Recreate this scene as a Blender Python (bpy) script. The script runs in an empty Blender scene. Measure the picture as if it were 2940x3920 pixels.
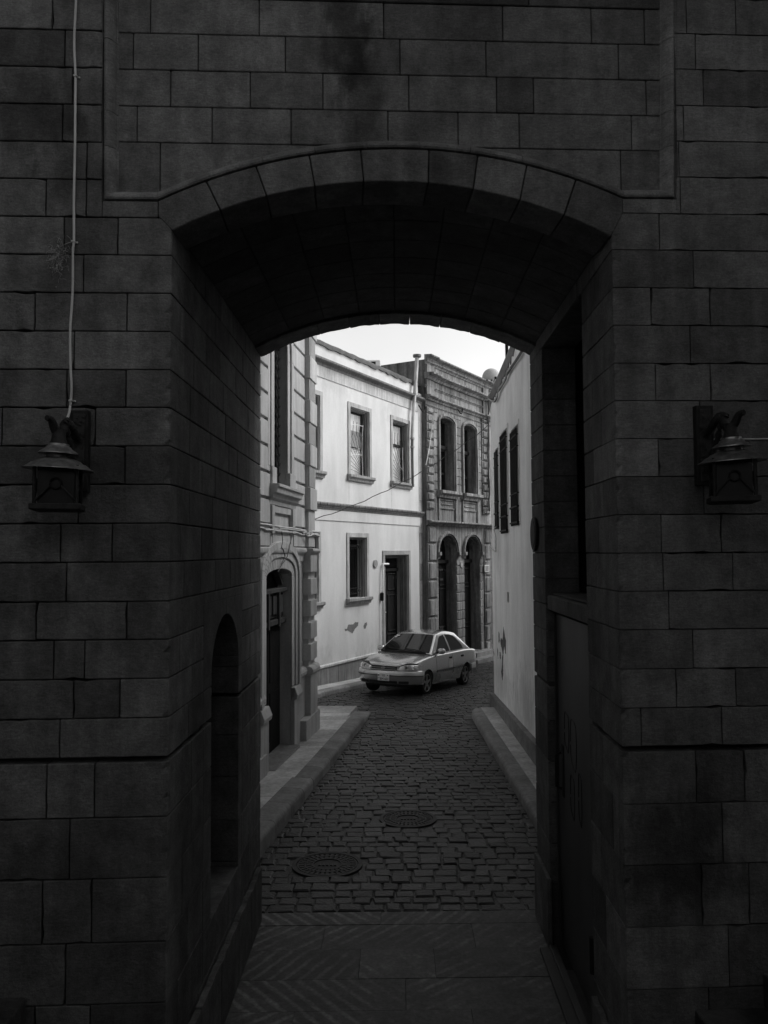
# Stone archway looking down a cobbled alley to a parked car; black and white, overcast
SHD_Y, SHD_Z, RSX, RSZ, LSX, LSZ = 3.0, 4.6, 2.9, 8.0, -3.4, 8.0
SKY_H, SKY_Z, SUN_E, EXPO = 1.62, .42, 1.1, 0.57
GZ = 16.0
import bpy, bmesh, math, random
from mathutils import Vector, Matrix
RN = random.Random(11)
C = bpy.context.scene.collection
V = Vector
# ------------------------------------------------------------------ camera model (pixels of the 2940x3920 photo)
F, CX, CY, EYE = 3100.0, 1470.0, 1960.0, 3.16
_a, _p, _r = math.radians(-0.80), math.atan(155 / 3100), 0.0065
FWD = V((math.sin(_a) * math.cos(_p), math.cos(_a) * math.cos(_p), math.sin(_p)))
_R0 = V((math.cos(_a), -math.sin(_a), 0)); _U0 = _R0.cross(FWD)
RT = _R0 * math.cos(_r) - _U0 * math.sin(_r); UP = _U0 * math.cos(_r) + _R0 * math.sin(_r)
EY = V((0, 0, EYE))
def ray(px, py): return (FWD * F + RT * (px - CX) - UP * (py - CY)).normalized()
class Fr:
    """a vertical wall plane: u along it, z up, o outwards"""
    def __init__(s, o, d, flip=False):
        s.o = V((o[0], o[1], 0)); s.d = V((d[0], d[1], 0)).normalized()
        s.n = V((s.d.y, -s.d.x, 0)) * (-1 if flip else 1)
    def P(s, u, z, o=0.0): return s.o + s.d * u + s.n * o + V((0, 0, z))
    def uv(s, px, py, o=0.0):
        r = ray(px, py); p0 = s.o + s.n * o
        t = (p0 - EY).dot(s.n) / r.dot(s.n); h = EY + r * t
        return ((h - s.o).dot(s.d), h.z)
def gz(x, y):
    z = 0.0
    if y > 7.3: z -= 0.02 * (min(y, 19.5) - 7.3)
    if y > 19.5: z -= 0.05 * (y - 19.5)
    return z
def gp(px, py, dz=0.0):
    r = ray(px, py); t = 5.0
    for _ in range(60):
        p = EY + r * t; t += (p.z - gz(p.x, p.y) - dz) / max(1e-4, -r.z) * 0.7
    p = EY + r * t
    return V((p.x, p.y, gz(p.x, p.y) + dz))
XL, YL, XR, YR, YB = -1.218, 4.352, 1.2295, 4.50, 7.30
FW = Fr((XL, YL), (XR - XL, YR - YL))
PL = Fr((XL, 0), (0, 1)); PR = Fr((XR, 0), (0, 1), True)
LB = Fr((-1.67, 13.7), (0.109, 1)); WB = Fr((-1.97, 20.46), (0.498, 1))
SB = Fr((1.07, 26.2), (2.17, 3.8)); RB = Fr((2.11, 0), (0, 1), True)

# ------------------------------------------------------------------ mesh builder
class MB:
    def __init__(s): s.v = []; s.f = []; s.t = []; s.a = []
    def face(s, idx, tone=1.0, ang=0.0): s.f.append(tuple(idx)); s.t.append(tone); s.a.append(ang)
    def poly(s, pts, tone=1.0, ang=0.0):
        b = len(s.v); s.v += [tuple(p) for p in pts]; s.face(range(b, b + len(pts)), tone, ang)
    def solid(s, bot, top, tone=1.0, ang=0.0):
        """closed prism between two rings of the same count"""
        n = len(bot); b = len(s.v); s.v += [tuple(p) for p in bot] + [tuple(p) for p in top]
        s.face([b + i for i in range(n)][::-1], tone, ang); s.face([b + n + i for i in range(n)], tone, ang)
        for i in range(n):
            j = (i + 1) % n; s.face((b + i, b + j, b + n + j, b + n + i), tone, ang)
    def plan(s, pts, z0, z1, tone=1.0, ang=0.0):
        s.solid([V((p[0], p[1], z0)) for p in pts], [V((p[0], p[1], z1)) for p in pts], tone, ang)
    def prism(s, fr, poly, o0, o1, tone=1.0):
        s.solid([fr.P(u, z, o0) for u, z in poly], [fr.P(u, z, o1) for u, z in poly], tone)
    def fbox(s, fr, u0, u1, z0, z1, o0, o1, tone=1.0):
        s.prism(fr, [(u0, z0), (u1, z0), (u1, z1), (u0, z1)], o0, o1, tone)
    def box(s, x0, x1, y0, y1, z0, z1, tone=1.0):
        s.plan([(x0, y0), (x1, y0), (x1, y1), (x0, y1)], z0, z1, tone)
    def tube(s, pts, r, n=8, tone=1.0, r1=None, caps=True):
        pts = [V(p) for p in pts]; m = len(pts); rings = []
        for i, p in enumerate(pts):
            d = (pts[min(i + 1, m - 1)] - pts[max(i - 1, 0)]).normalized()
            k = V((0, 0, 1)) if abs(d.z) < 0.9 else V((1, 0, 0))
            e = d.cross(k).normalized(); g = d.cross(e)
            rr = r[i] if isinstance(r, (list, tuple)) else (r if r1 is None else r + (r1 - r) * i / max(1, m - 1))
            b = len(s.v); rings.append(b)
            s.v += [tuple(p + (e * math.cos(2 * math.pi * q / n) + g * math.sin(2 * math.pi * q / n)) * rr) for q in range(n)]
        for a, b in zip(rings, rings[1:]):
            for q in range(n):
                w = (q + 1) % n; s.face((a + q, a + w, b + w, b + q), tone)
        if caps:
            s.face([rings[0] + q for q in range(n)][::-1], tone); s.face([rings[-1] + q for q in range(n)], tone)
    def sweep(s, rings, tone=1.0, closed=False, caps=True):
        """rings: list of equal length point lists, skinned one to the next"""
        idx = []
        for r in rings:
            b = len(s.v); s.v += [tuple(p) for p in r]; idx.append((b, len(r)))
        for (a, n), (b, _) in zip(idx, idx[1:]):
            for q in range(n if closed else n - 1):
                w = (q + 1) % n; s.face((a + q, a + w, b + w, b + q), tone)
        if caps and closed:
            a, n = idx[0]; s.face([a + q for q in range(n)][::-1], tone); a, n = idx[-1]; s.face([a + q for q in range(n)], tone)
    def ledge(s, fr, u0, u1, prof, tone=1.0):
        """moulding: closed profile [(o, z)] run along u"""
        s.solid([fr.P(u0, z, o) for o, z in prof], [fr.P(u1, z, o) for o, z in prof], tone)
    def lathe(s, c, prof, n=24, tone=1.0, axis='z'):
        rings = []
        for r, h in prof:
            rings.append([V(c) + V((r * math.cos(2 * math.pi * q / n), r * math.sin(2 * math.pi * q / n), h)) for q in range(n)])
        s.sweep(rings, tone, closed=True)
    def build(s, name, mat, parent=None, bevel=0, seg=1, smooth=False, recalc=True, noise=None):
        me = bpy.data.meshes.new(name); off = V((0, 0, 0))
        if parent is not None: off = V(parent.get('_w', (0, 0, 0)))
        me.from_pydata([tuple(V(p) - off) for p in s.v], [], s.f)
        a = me.attributes.new('tone', 'FLOAT', 'FACE'); a.data.foreach_set('value', s.t)
        g = me.attributes.new('ang', 'FLOAT', 'FACE'); g.data.foreach_set('value', s.a)
        if recalc:
            bm = bmesh.new(); bm.from_mesh(me); bmesh.ops.recalc_face_normals(bm, faces=bm.faces); bm.to_mesh(me); bm.free()
        me.materials.append(mat)
        if smooth:
            me.polygons.foreach_set('use_smooth', [True] * len(me.polygons))
            try: me.set_sharp_from_angle(angle=math.radians(smooth if smooth > 1 else 40))
            except Exception: pass
        o = bpy.data.objects.new(name, me); C.objects.link(o)
        if parent is not None: o.parent = parent; o['_w'] = tuple(off)
        if bevel:
            m = o.modifiers.new('edge', 'BEVEL'); m.width = bevel; m.segments = seg; m.limit_method = 'ANGLE'; m.angle_limit = 0.6
            m.harden_normals = False
        return o
def tag(o, label=None, cat=None, group=None, kind=None):
    if label: o['label'] = label
    if cat: o['category'] = cat
    if group: o['group'] = group
    if kind: o['kind'] = kind
    return o
def thing(name, loc, label, cat, group=None):
    o = bpy.data.objects.new(name, None); C.objects.link(o); o.location = loc; o['_w'] = tuple(loc)
    o.empty_display_size = 0.2
    return tag(o, label, cat, group)
def smoothpath(pts, n=6):
    pts = [V(p) for p in pts]; out = []
    for i in range(len(pts) - 1):
        p0, p1, p2, p3 = pts[max(0, i - 1)], pts[i], pts[i + 1], pts[min(len(pts) - 1, i + 2)]
        for k in range(n):
            t = k / n; t2, t3 = t * t, t ** 3
            out.append(0.5 * (2 * p1 + (p2 - p0) * t + (2 * p0 - 5 * p1 + 4 * p2 - p3) * t2 + (3 * p1 - p0 - 3 * p2 + p3) * t3))
    return out + [pts[-1]]

# ------------------------------------------------------------------ materials (a black and white world: every colour is a grey)
def mk(name, base, rough=0.85, var=((3, .2, (1, 1, 1)),), bump=((40, .2, .01),), spec=0.25, metal=0.0, stains=(), tone=True, wave=None, coat=0.0, tamt=1.0):
    m = bpy.data.materials.new(name); m.use_nodes = True; nt = m.node_tree; N = nt.nodes; L = nt.links
    b = N['Principled BSDF']; b.inputs['Roughness'].default_value = rough; b.inputs['Metallic'].default_value = metal
    b.inputs['Specular IOR Level'].default_value = spec
    if coat: b.inputs['Coat Weight'].default_value = coat; b.inputs['Coat Roughness'].default_value = 0.08
    tc = N.new('ShaderNodeTexCoord')
    def mul(x, y):
        q = N.new('ShaderNodeMath'); q.operation = 'MULTIPLY'
        for i, k in enumerate((x, y)):
            if isinstance(k, float): q.inputs[i].default_value = k
            else: L.new(k, q.inputs[i])
        return q.outputs[0]
    def noise(scale, stretch=(1, 1, 1), detail=6, rgh=.6, off=0.0):
        mp = N.new('ShaderNodeMapping'); mp.inputs['Scale'].default_value = stretch; mp.inputs['Location'].default_value = (off, off * 1.7, off * .3)
        L.new(tc.outputs['Object'], mp.inputs['Vector'])
        n = N.new('ShaderNodeTexNoise'); n.inputs['Scale'].default_value = scale; n.inputs['Detail'].default_value = detail; n.inputs['Roughness'].default_value = rgh
        L.new(mp.outputs[0], n.inputs['Vector']); return n.outputs['Fac']
    def mapr(x, a, b_, c, d, smooth=False):
        q = N.new('ShaderNodeMapRange'); q.inputs[1].default_value = a; q.inputs[2].default_value = b_; q.inputs[3].default_value = c; q.inputs[4].default_value = d
        if smooth: q.interpolation_type = 'SMOOTHSTEP'
        L.new(x, q.inputs[0]); return q.outputs[0]
    cur = float(base); k = 0
    for sc, amt, st in var:
        k += 1; cur = mul(cur, mapr(noise(sc, st, off=k * 3.1), .32, .68, 1 - amt, 1 + amt))
    if wave:
        sc, amt = wave
        at = N.new('ShaderNodeAttribute'); at.attribute_name = 'ang'
        vr = N.new('ShaderNodeVectorRotate'); vr.rotation_type = 'Z_AXIS'; L.new(tc.outputs['Object'], vr.inputs['Vector']); L.new(at.outputs['Fac'], vr.inputs['Angle'])
        w = N.new('ShaderNodeTexWave'); w.inputs['Scale'].default_value = sc; w.inputs['Distortion'].default_value = 1.4; w.inputs['Detail'].default_value = 6; w.inputs['Detail Scale'].default_value = 2.6
        L.new(vr.outputs[0], w.inputs['Vector'])
        msk = mapr(noise(1.7, off=9.0), .42, .6, 0, amt)
        wv = mapr(w.outputs['Fac'], 0.55, 1, 0, 1)
        q = N.new('ShaderNodeMath'); q.operation = 'MULTIPLY_ADD'; L.new(wv, q.inputs[0]); L.new(msk, q.inputs[1]); q.inputs[2].default_value = 1.0
        cur = mul(cur, q.outputs[0])
    for (c, r, fac, hard) in stains:
        mp = N.new('ShaderNodeMapping'); mp.vector_type = 'TEXTURE'; mp.inputs['Location'].default_value = c; mp.inputs['Scale'].default_value = r
        L.new(tc.outputs['Object'], mp.inputs['Vector'])
        ln = N.new('ShaderNodeVectorMath'); ln.operation = 'LENGTH'; L.new(mp.outputs[0], ln.inputs[0])
        ad = N.new('ShaderNodeMath'); ad.operation = 'ADD'; L.new(ln.outputs['Value'], ad.inputs[0]); L.new(mapr(noise(9, (1, 1, .5)), .3, .7, -.45, .45), ad.inputs[1])
        cur = mul(cur, mapr(ad.outputs[0], hard, 1.15, fac, 1, True))
    if tone:
        at = N.new('ShaderNodeAttribute'); at.attribute_name = 'tone'; cur = mul(cur, at.outputs['Fac'])
    if isinstance(cur, float): b.inputs['Base Color'].default_value = (cur, cur, cur, 1)
    else:
        cc = N.new('ShaderNodeCombineColor')
        for i in range(3): L.new(cur, cc.inputs[i])
        L.new(cc.outputs[0], b.inputs['Base Color'])
    prev = None
    for i, (sc, st, di) in enumerate(bump):
        bp = N.new('ShaderNodeBump'); bp.inputs['Strength'].default_value = st; bp.inputs['Distance'].default_value = di
        L.new(noise(sc, off=20 + i * 5.0), bp.inputs['Height'])
        if prev: L.new(prev, bp.inputs['Normal'])
        prev = bp.outputs[0]
    if prev: L.new(prev, b.inputs['Normal'])
    return m
_u = FW.uv
def fws(px, py): u, z = _u(px, py); return tuple(FW.P(u, z, 0) - V((0, 5.8, 0)))
GS = []   # stains on the gate wall: soot streak over the arch, damp patches
for (px, py, rx, rz, f) in ((1330, 60, .16, .55, .38), (1390, 330, .14, .45, .6), (2600, 3230, .42, .33, .45), (150, 420, .3, .3, .6), (300, 620, .22, .3, .6),
                            (60, 2150, .35, .55, .75), (250, 1980, .25, .35, .7), (900, 2240, .12, .3, .8), (1700, 640, .13, .10, .7)):
    GS.append((fws(px, py), (rx, .4, rz), f, .35))
M = {}
M['gate'] = mk('gate_stone', .102, .88, ((1.1, .34, (1, 1, .7)), (7, .28, (1, 1, 1)), (30, .2, (1, 1, 4)), (3, .2, (3, 3, .3)), (110, .22, (1, 1, 1))), ((24, .5, .014), (40, .4, .010), (130, .35, .005)), .2, stains=GS)
M['gatecore'] = mk('gate_core', .05, .95, (), (), .1, tone=False)
M['slab'] = mk('floor_slab', .06, .62, ((2, .3, (1, 1, 1)), (38, .4, (1, 1, 1)), (8, .25, (1, 1, 1))), ((60, .3, .005), (12, .3, .01)), .35, wave=(3.1, 1.5))
M['steel'] = mk('painted_steel', .035, .55, ((4, .3, (1, 1, .3)),), ((18, .06, .004),), .4)
M['graffiti'] = mk('sprayed_line', .012, .6, (), (), .3)
M['iron'] = mk('dark_iron', .016, .65, ((30, .4, (1, 1, 1)),), ((70, .5, .004),), .15)
M['roofmetal'] = mk('lamp_metal', .22, .34, ((25, .5, (1, 1, 1)),), ((60, .25, .003),), .5, metal=.75)
M['lampglass'] = mk('lamp_glass', .010, .35, ((14, .3, (1, 1, 1)),), (), .15)
M['cable'] = mk('grey_cable', .42, .55, ((5, .15, (1, 1, 1)),), (), .3)
M['cabledark'] = mk('dark_cable', .05, .6, (), (), .3)
M['straw'] = mk('dry_stems', .22, .9, ((40, .3, (1, 1, 1)),), (), .1)
M['cobble'] = mk('basalt_setts', .034, .45, ((9, .3, (1, 1, 1)), (45, .22, (1, 1, 1))), ((30, .7, .016), (110, .5, .006)), .35)
M['kerb'] = mk('kerb_stone', .2, .72, ((3, .25, (1, 1, 1)), (20, .22, (1, 1, 1))), ((40, .3, .008),), .3)
M['pave'] = mk('pavement_stone', .46, .75, ((1.5, .25, (1, 1, 1)), (20, .22, (1, 1, 1)), (5, .15, (1, 1, 1))), ((40, .3, .006),), .3)
M['ground'] = mk('packed_ground', .12, .9, ((2, .2, (1, 1, 1)),), (), .2)
M['manhole'] = mk('cast_iron', .028, .6, ((20, .3, (1, 1, 1)),), ((90, .3, .003),), .3)
M['lime'] = mk('pale_limestone', .45, .85, ((1.6, .16, (1, 1, .5)), (2.5, .18, (2.5, 2.5, .22)), (30, .08, (1, 1, 1))), ((50, .2, .006),), .2)
PS = []
for (u_, z_, ru, rz, f_) in ((1.2, -.1, 1.6, .5, .8), (.2, .35, .5, .5, .85), (3.0, 0, 1.2, .6, .78), (2.0, 2.0, .25, .9, .9), (5.0, 1.2, .3, 1.4, .88), (4.4, 7.3, .5, .5, .86), (1.0, 7.6, .7, .35, .88), (2.4, 4.3, .5, .5, .92)):
    p_ = WB.P(u_, z_, 0) - V((-1.0, 22.5, -.3)); PS.append((tuple(p_), (ru, ru * 1.6, rz), f_, .2))
PS2 = []
for (y_, z_, ry, rz, f_) in ((16.5, .6, 1.8, .5, .78), (13.6, .7, 1.5, .7, .75), (16.8, 3.3, .5, .8, .86), (15.4, 3.4, .4, .9, .86), (14.4, 5.2, .6, 1.2, .9), (17.3, 2.1, .3, 1.0, .88)):
    PS2.append(((2.11 - 2.6, y_ - 14, z_), (.6, ry, rz), f_, .2))
M['plaster'] = mk('white_plaster', .62, .9, ((.8, .07, (1, 1, .5)), (1.3, .08, (1.6, 1.6, .25)), (4, .03, (1.3, 1.3, .5)), (28, .04, (1, 1, 1))), ((9, .15, .02), (30, .2, .008)), .15, stains=PS)
M['plaster2'] = mk('grey_plaster', .84, .9, ((.9, .1, (1, 1, .6)), (1.2, .11, (1.7, 1.7, .22)), (5, .05, (1.3, 1.3, .5)), (30, .05, (1, 1, 1))), ((30, .18, .008),), .15, stains=PS2)
M['trim'] = mk('weathered_trim', .36, .85, ((2, .2, (1, 1, 1)), (7, .3, (3, 3, .25)), (40, .12, (1, 1, 1))), ((60, .25, .006),), .2)
M['trimdark'] = mk('sooty_trim', .17, .85, ((2, .2, (1, 1, 1)), (7, .35, (3, 3, .3)), (40, .12, (1, 1, 1))), ((60, .25, .006),), .2)
M['felt'] = mk('roof_felt', .10, .8, ((3, .3, (1, 1, 1)),), ((14, .5, .02),), .2)
M['sooty'] = mk('sooty_limestone', .19, .88, ((1.3, .3, (1, 1, .6)), (4.2, .6, (2.2, 2.2, .12)), (12, .2, (1, 1, .5)), (24, .16, (1, 1, 1))), ((40, .35, .008),), .2)
M['wood'] = mk('dark_timber', .022, .9, ((6, .3, (4, 4, .3)),), ((30, .15, .004),), .02)
M['glass'] = mk('window_glass', .025, .15, ((3, .25, (1, 1, 1)),), ((3, .04, .01),), .3)
M['curtain'] = mk('curtained_sky_glass', .6, .25, ((2.5, .3, (1, 1, .5)), (9, .2, (3, 3, .3))), (), .5)  # pale base stands for curtains and sky mirrored in the glass
M['ironwhite'] = mk('worn_white_paint', .6, .6, ((25, .2, (1, 1, 1)),), (), .3)
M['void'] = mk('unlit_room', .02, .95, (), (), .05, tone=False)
M['pipe'] = mk('zinc_pipe', .50, .5, ((6, .3, (2, 2, .4)),), (), .4)
M['paint'] = mk('silver_paint', .53, .24, ((1.5, .06, (1, 1, 1)), (40, .05, (1, 1, 1))), (), .5, metal=.7, coat=.8)
M['filler'] = mk('body_filler', .55, .7, ((6, .12, (1, 1, 1)),), (), .3)
M['carglass'] = mk('tinted_glass', .012, .07, (), (), .35)
M['rubber'] = mk('tyre_rubber', .018, .8, ((30, .2, (1, 1, 1)),), (), .2)
M['alloy'] = mk('wheel_alloy', .26, .4, ((20, .2, (1, 1, 1)),), (), .5, metal=.6)
M['blackplastic'] = mk('black_plastic', .015, .6, (), (), .3)
M['lens'] = mk('lamp_lens', .5, .08, ((16, .5, (1, 1, 1)),), (), .8, metal=.5)
M['white'] = mk('white_enamel', .72, .4, (), (), .4)
M['black'] = mk('black_enamel', .01, .5, (), (), .4)
M['plaque'] = mk('stone_plaque', .36, .7, ((20, .1, (1, 1, 1)),), (), .3)
M['house'] = mk('shade_block_render', .28, .9, ((1, .1, (1, 1, 1)),), (), .2)
def text(body, size, mat, parent, mtx, name='lettering', depth=.002, sx=1.0):
    cu = bpy.data.curves.new(name, 'FONT'); cu.body = body; cu.size = size; cu.extrude = depth; cu.align_x = 'CENTER'; cu.align_y = 'CENTER'
    t = bpy.data.objects.new(name + '_c', cu); C.objects.link(t)
    dg = bpy.context.evaluated_depsgraph_get(); me = bpy.data.meshes.new_from_object(t.evaluated_get(dg)); bpy.data.objects.remove(t)
    off = V(parent.get('_w', (0, 0, 0)))
    me.transform(Matrix.Translation(-off) @ mtx @ Matrix.Diagonal((sx, 1, 1, 1)))
    a = me.attributes.new('tone', 'FLOAT', 'FACE'); a.data.foreach_set('value', [1.0] * len(me.polygons))
    me.materials.clear(); me.materials.append(mat); me.name = name
    o = bpy.data.objects.new(name, me); C.objects.link(o); o.parent = parent; return o
def fmat(fr, u, z, o):   # text matrix on a wall: x along the wall as read by a viewer, z out
    p = fr.P(u, z, o); x = fr.d if fr.d.cross(V((0, 0, 1))).dot(fr.n) > 0 else -fr.d
    return Matrix(((x.x, 0, fr.n.x, p.x), (x.y, 0, fr.n.y, p.y), (0, 1, 0, p.z), (0, 0, 0, 1)))
# ================================================================== GATEHOUSE
gate = thing('gatehouse', (0.0, 5.8, 0.0), 'dark ashlar stone gatehouse wall pierced by a low segmental archway', 'gatehouse')
def circ(a, b, c):
    (x1, y1), (x2, y2), (x3, y3) = a, b, c
    d = 2 * (x1 * (y2 - y3) + x2 * (y3 - y1) + x3 * (y1 - y2))
    ux = ((x1**2 + y1**2) * (y2 - y3) + (x2**2 + y2**2) * (y3 - y1) + (x3**2 + y3**2) * (y1 - y2)) / d
    uy = ((x1**2 + y1**2) * (x3 - x2) + (x2**2 + y2**2) * (x1 - x3) + (x3**2 + y3**2) * (x2 - x1)) / d
    return ux, uy, math.hypot(x1 - ux, y1 - uy)
uv = FW.uv
WID = (FW.P(0, 0) - V((XR, YR, 0))).length
def cz(c, u): return c[1] + math.sqrt(max(0, c[2]**2 - (u - c[0])**2))
Ain = uv(654, 883); Cin = uv(2341, 874)
INT = circ((0, Ain[1]), uv(1520, 694), (WID, Ain[1] - .005)); EXT = circ(uv(606, 771), uv(1512, 571), uv(2383, 761))
SPR = Ain[1]
def tone(): return RN.choice((RN.uniform(.6, .85), RN.uniform(.8, 1.15), RN.uniform(.85, 1.15), RN.uniform(.9, 1.22)))
def edge(a, b, j=.0014, step=.05, chip=.12):
    """points from a to b (b left out), worn a little off the straight"""
    L_ = math.hypot(b[0] - a[0], b[1] - a[1]); n = max(2, int(L_ / step)); nx, nz = -(b[1] - a[1]) / L_, (b[0] - a[0]) / L_; out = []
    for k in range(n):
        f = k / n; d = abs(RN.gauss(0, j)) + (RN.uniform(.003, .010) if RN.random() < chip * (.5 if 0 < k < n - 1 else 1) else 0)
        out.append((a[0] + (b[0] - a[0]) * f + nx * d, a[1] + (b[1] - a[1]) * f + nz * d))
    return out
def block(mb, fr, u0, u1, z0, z1, o0, o1, t):
    c = [(u0, z0), (u1, z0), (u1, z1), (u0, z1)]; p = []
    for i in range(4): p += edge(c[i], c[(i + 1) % 4])
    mb.prism(fr, p, o0, o1, t)
def corner_block(mb, p, z0, z1, ci, t):
    """quoin with a worn arris at plan corner ci"""
    n = max(4, int((z1 - z0) / .03)); rings = []; cen = (p[0] + p[1] + p[2] + p[3]) / 4; bite = [0 if RN.random() > .16 else RN.uniform(.006, .022) for _ in range(n + 1)]
    for k in range(n + 1):
        d = (cen - p[ci]); d.z = 0; d.normalize(); q = []
        for i, v in enumerate(p):
            if i == ci:
                a_, b_ = p[ci - 1], p[(ci + 1) % 4]; w_ = .035
                q += [v + (a_ - v).normalized() * w_, v + d * (abs(RN.gauss(.001, .0015)) + bite[k]), v + (b_ - v).normalized() * w_]
            else: q.append(v)
        rings.append([V((v.x, v.y, z0 + (z1 - z0) * k / n)) for v in q])
    mb.sweep(rings, t, closed=True)
def rag(a): return RN.uniform(-a, a)
# ---- front wall courses, measured from the photo: (y top, y bottom, vertical joints)
rowsL = [(-330, -170, [100]), (-170, -28, [60, 290]), (-28, 115, [172]), (115, 257, [223]), (257, 399, [256]), (399, 543, [218]), (543, 686, [315]), (686, 830, [157, 315]), (830, 974, [230, 440]), (974, 1120, [308]), (1120, 1267, [120, 478]),
         (1267, 1414, [275]), (1414, 1559, [248, 477]), (1559, 1707, [0, 360]), (1707, 1855, [476]), (1855, 2004, [299]), (2004, 2153, [232, 430]), (2153, 2304, [257]), (2304, 2451, [143, 489]), (2451, 2601, [212, 330]), (2601, 2752, [289, 465]), (2752, 2902, [239]),
         (2921, 3133, [192, 373]), (3133, 3367, [282]), (3367, 3613, [182, 367]), (3613, 3848, [272]), (3848, 4090, [160, 366]), (4090, 4420, [280])]
rowsR = [(-330, -150, [2760]), (-150, -10, [2700]), (-10, 128, [2678, 2873]), (128, 264, [2710]), (264, 403, [2737]), (403, 539, [2656]), (539, 677, [2634]), (677, 818, [2637]), (818, 958, [2550]), (958, 1102, [2680]), (1102, 1246, [2511, 2740]), (1246, 1391, [2660]),
         (1391, 1534, [2522, 2734]), (1534, 1679, [2690]), (1679, 1824, [2526]), (1824, 1969, [2697]), (1969, 2116, [2530, 2759]), (2116, 2262, [2534, 2800]), (2262, 2409, [2552]), (2409, 2559, [2640]), (2559, 2708, [2573, 2800]), (2708, 2855, [2437, 2743]),
         (2875, 3075, [2640, 2823]), (3075, 3309, [2734]), (3309, 3546, [2650, 2828]), (3546, 3784, [2745]), (3784, 4020, [2666]), (4020, 4330, [2745])]
G = .0024
LZ, RZ = [], []
fl, fr_ = MB(), MB()
UL, UR = -2.4, WID + 2.2
cornerL, cornerR = [], []
def corner_depth(): return RN.choice((.22, .30, .42, .5))
for i, (ya, yb, js) in enumerate(rowsL):
    za, zb = uv(320, ya)[1] - G, max(0.0, uv(320, yb)[1]) + G
    if zb > za: continue
    dp = corner_depth(); LZ.append((zb, za, dp))
    us = [UL] + sorted([uv(j, 2000)[0] for j in js] + [-1.35, -1.9])
    end = 0.0
    if yb <= 543: end = uv(392, 400)[0]
    elif yb <= 830: end = uv(392, 700)[0]
    us.append(end)
    for a, b in zip(us, us[1:]):
        o = rag(.0016); a1 = a + G; b1 = b - (G if b != end else 0)
        if b == 0.0:
            p = [FW.P(a1, 0, o), V((XL + o, YL, 0)), V((XL + o, YL + dp, 0)), FW.P(a1, 0, -dp)]
            corner_block(fl, p, zb, za, 1, tone())
        else: block(fl, FW, a1, b1, zb, za, -.2, o, tone())
b0, b1 = uv(392, 700)[0], uv(604, 800)[0]
fl.fbox(FW, b0 + .0005, b1, uv(320, 830)[1] + G, uv(500, 770)[1], -.2, .001, tone())
for i, (ya, yb, js) in enumerate(rowsR):
    za, zb = uv(2600, ya)[1] - G, max(0.0, uv(2600, yb)[1]) + G
    if zb > za: continue
    dp = corner_depth(); RZ.append((zb, za, dp))
    beg = WID
    if yb <= 690: beg = uv(2588, 400)[0]
    elif yb <= 818: beg = uv(2588, 700)[0]
    us = [beg] + sorted([uv(j, 2000)[0] for j in js] + [WID + 1.15, WID + 1.7]) + [UR]
    for a, b in zip(us, us[1:]):
        o = rag(.0016); a1 = a + (G if a != beg else 0); b1 = b - G
        if a == WID:
            p = [V((XR - o, YR, 0)), FW.P(b1, 0, o), FW.P(b1, 0, -dp), V((XR - o, YR + dp, 0))]
            corner_block(fr_, p, zb, za, 0, tone() * 1.08)
        else: block(fr_, FW, a1, b1, zb, za, -.2, o, tone() * 1.08)
c0, c1 = uv(2385, 800)[0], uv(2588, 700)[0]
fr_.fbox(FW, c0, c1 - .0005, uv(2600, 818)[1] + G, uv(2450, 762)[1], -.2, .001, tone())
# recessed panel over the arch
pn = MB(); PU0, PU1 = uv(392, 400)[0], uv(2588, 400)[0]; PO = -.055
prow = [(-330, -160, [900, 1700, 2300]), (-160, 9, [620, 1352, 2030]), (11, 148, [574, 992, 1470, 1928, 2268, 2472]), (148, 286, [509, 758, 1092, 1532, 1862, 2370]), (286, 424, [653, 958, 1236, 1565, 1900, 2042, 2473]),
        (424, 560, [526, 812, 1114, 1484, 1752, 1985, 2414]), (560, 790, [615, 2370])]
for ya, yb, js in prow:
    za, zb = uv(1500, ya, PO)[1] - G, uv(1500, yb, PO)[1] + G
    us = [PU0] + [uv(j, 300, PO)[0] for j in js] + [PU1]
    for a, b in zip(us, us[1:]):
        a1, b1 = a + G, b - G; n = 14
        low = []
        for k in range(n + 1):
            u = a1 + (b1 - a1) * k / n; e = zb
            if EXT[0] - EXT[2] < u < EXT[0] + EXT[2] and uv(606, 771)[0] < u < uv(2383, 761)[0]: e = max(zb, cz(EXT, u) - .05)
            low.append((u, min(e, za - .004)))
        if max(za - z for _, z in low) < .01: continue
        pn.prism(FW, low + [(b1, za), (a1, za)], PO - .15, PO + rag(.0015), tone() * (.55 if yb < 12 else 1))
# arch ring
ring = MB()
vx = [(606, 654), (790, 844), (980, 1021), (1184, 1205), (1381, 1392), (1643, 1639), (1830, 1811), (2017, 1989), (2204, 2157), (2383, 2341)]
for k, ((e0, i0), (e1, i1)) in enumerate(zip(vx, vx[1:])):
    def ue(p): return uv(p, 640)[0]
    ua, ub = ue(e0), ue(e1); ia, ib = ue(i0), ue(i1)
    if k == 0: ia = 0.0
    if k == len(vx) - 2: ib = WID
    g = .003; n = 6
    lo = [(ia + g + (ib - ia - 2 * g) * q / n, 0) for q in range(n + 1)]; lo = [(u, cz(INT, u)) for u, _ in lo]
    hi = [(ua + g + (ub - ua - 2 * g) * q / n, 0) for q in range(n + 1)]; hi = [(u, cz(EXT, u)) for u, _ in hi]
    poly = lo + hi[::-1]
    if k == 0: poly.append((ua + g, uv(604, 829)[1]))
    if k == len(vx) - 2: poly.insert(len(lo), (ub - g, uv(2388, 818)[1]))
    ring.prism(FW, poly, -.31, .004 + rag(.001), tone() * 1.05)
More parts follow.
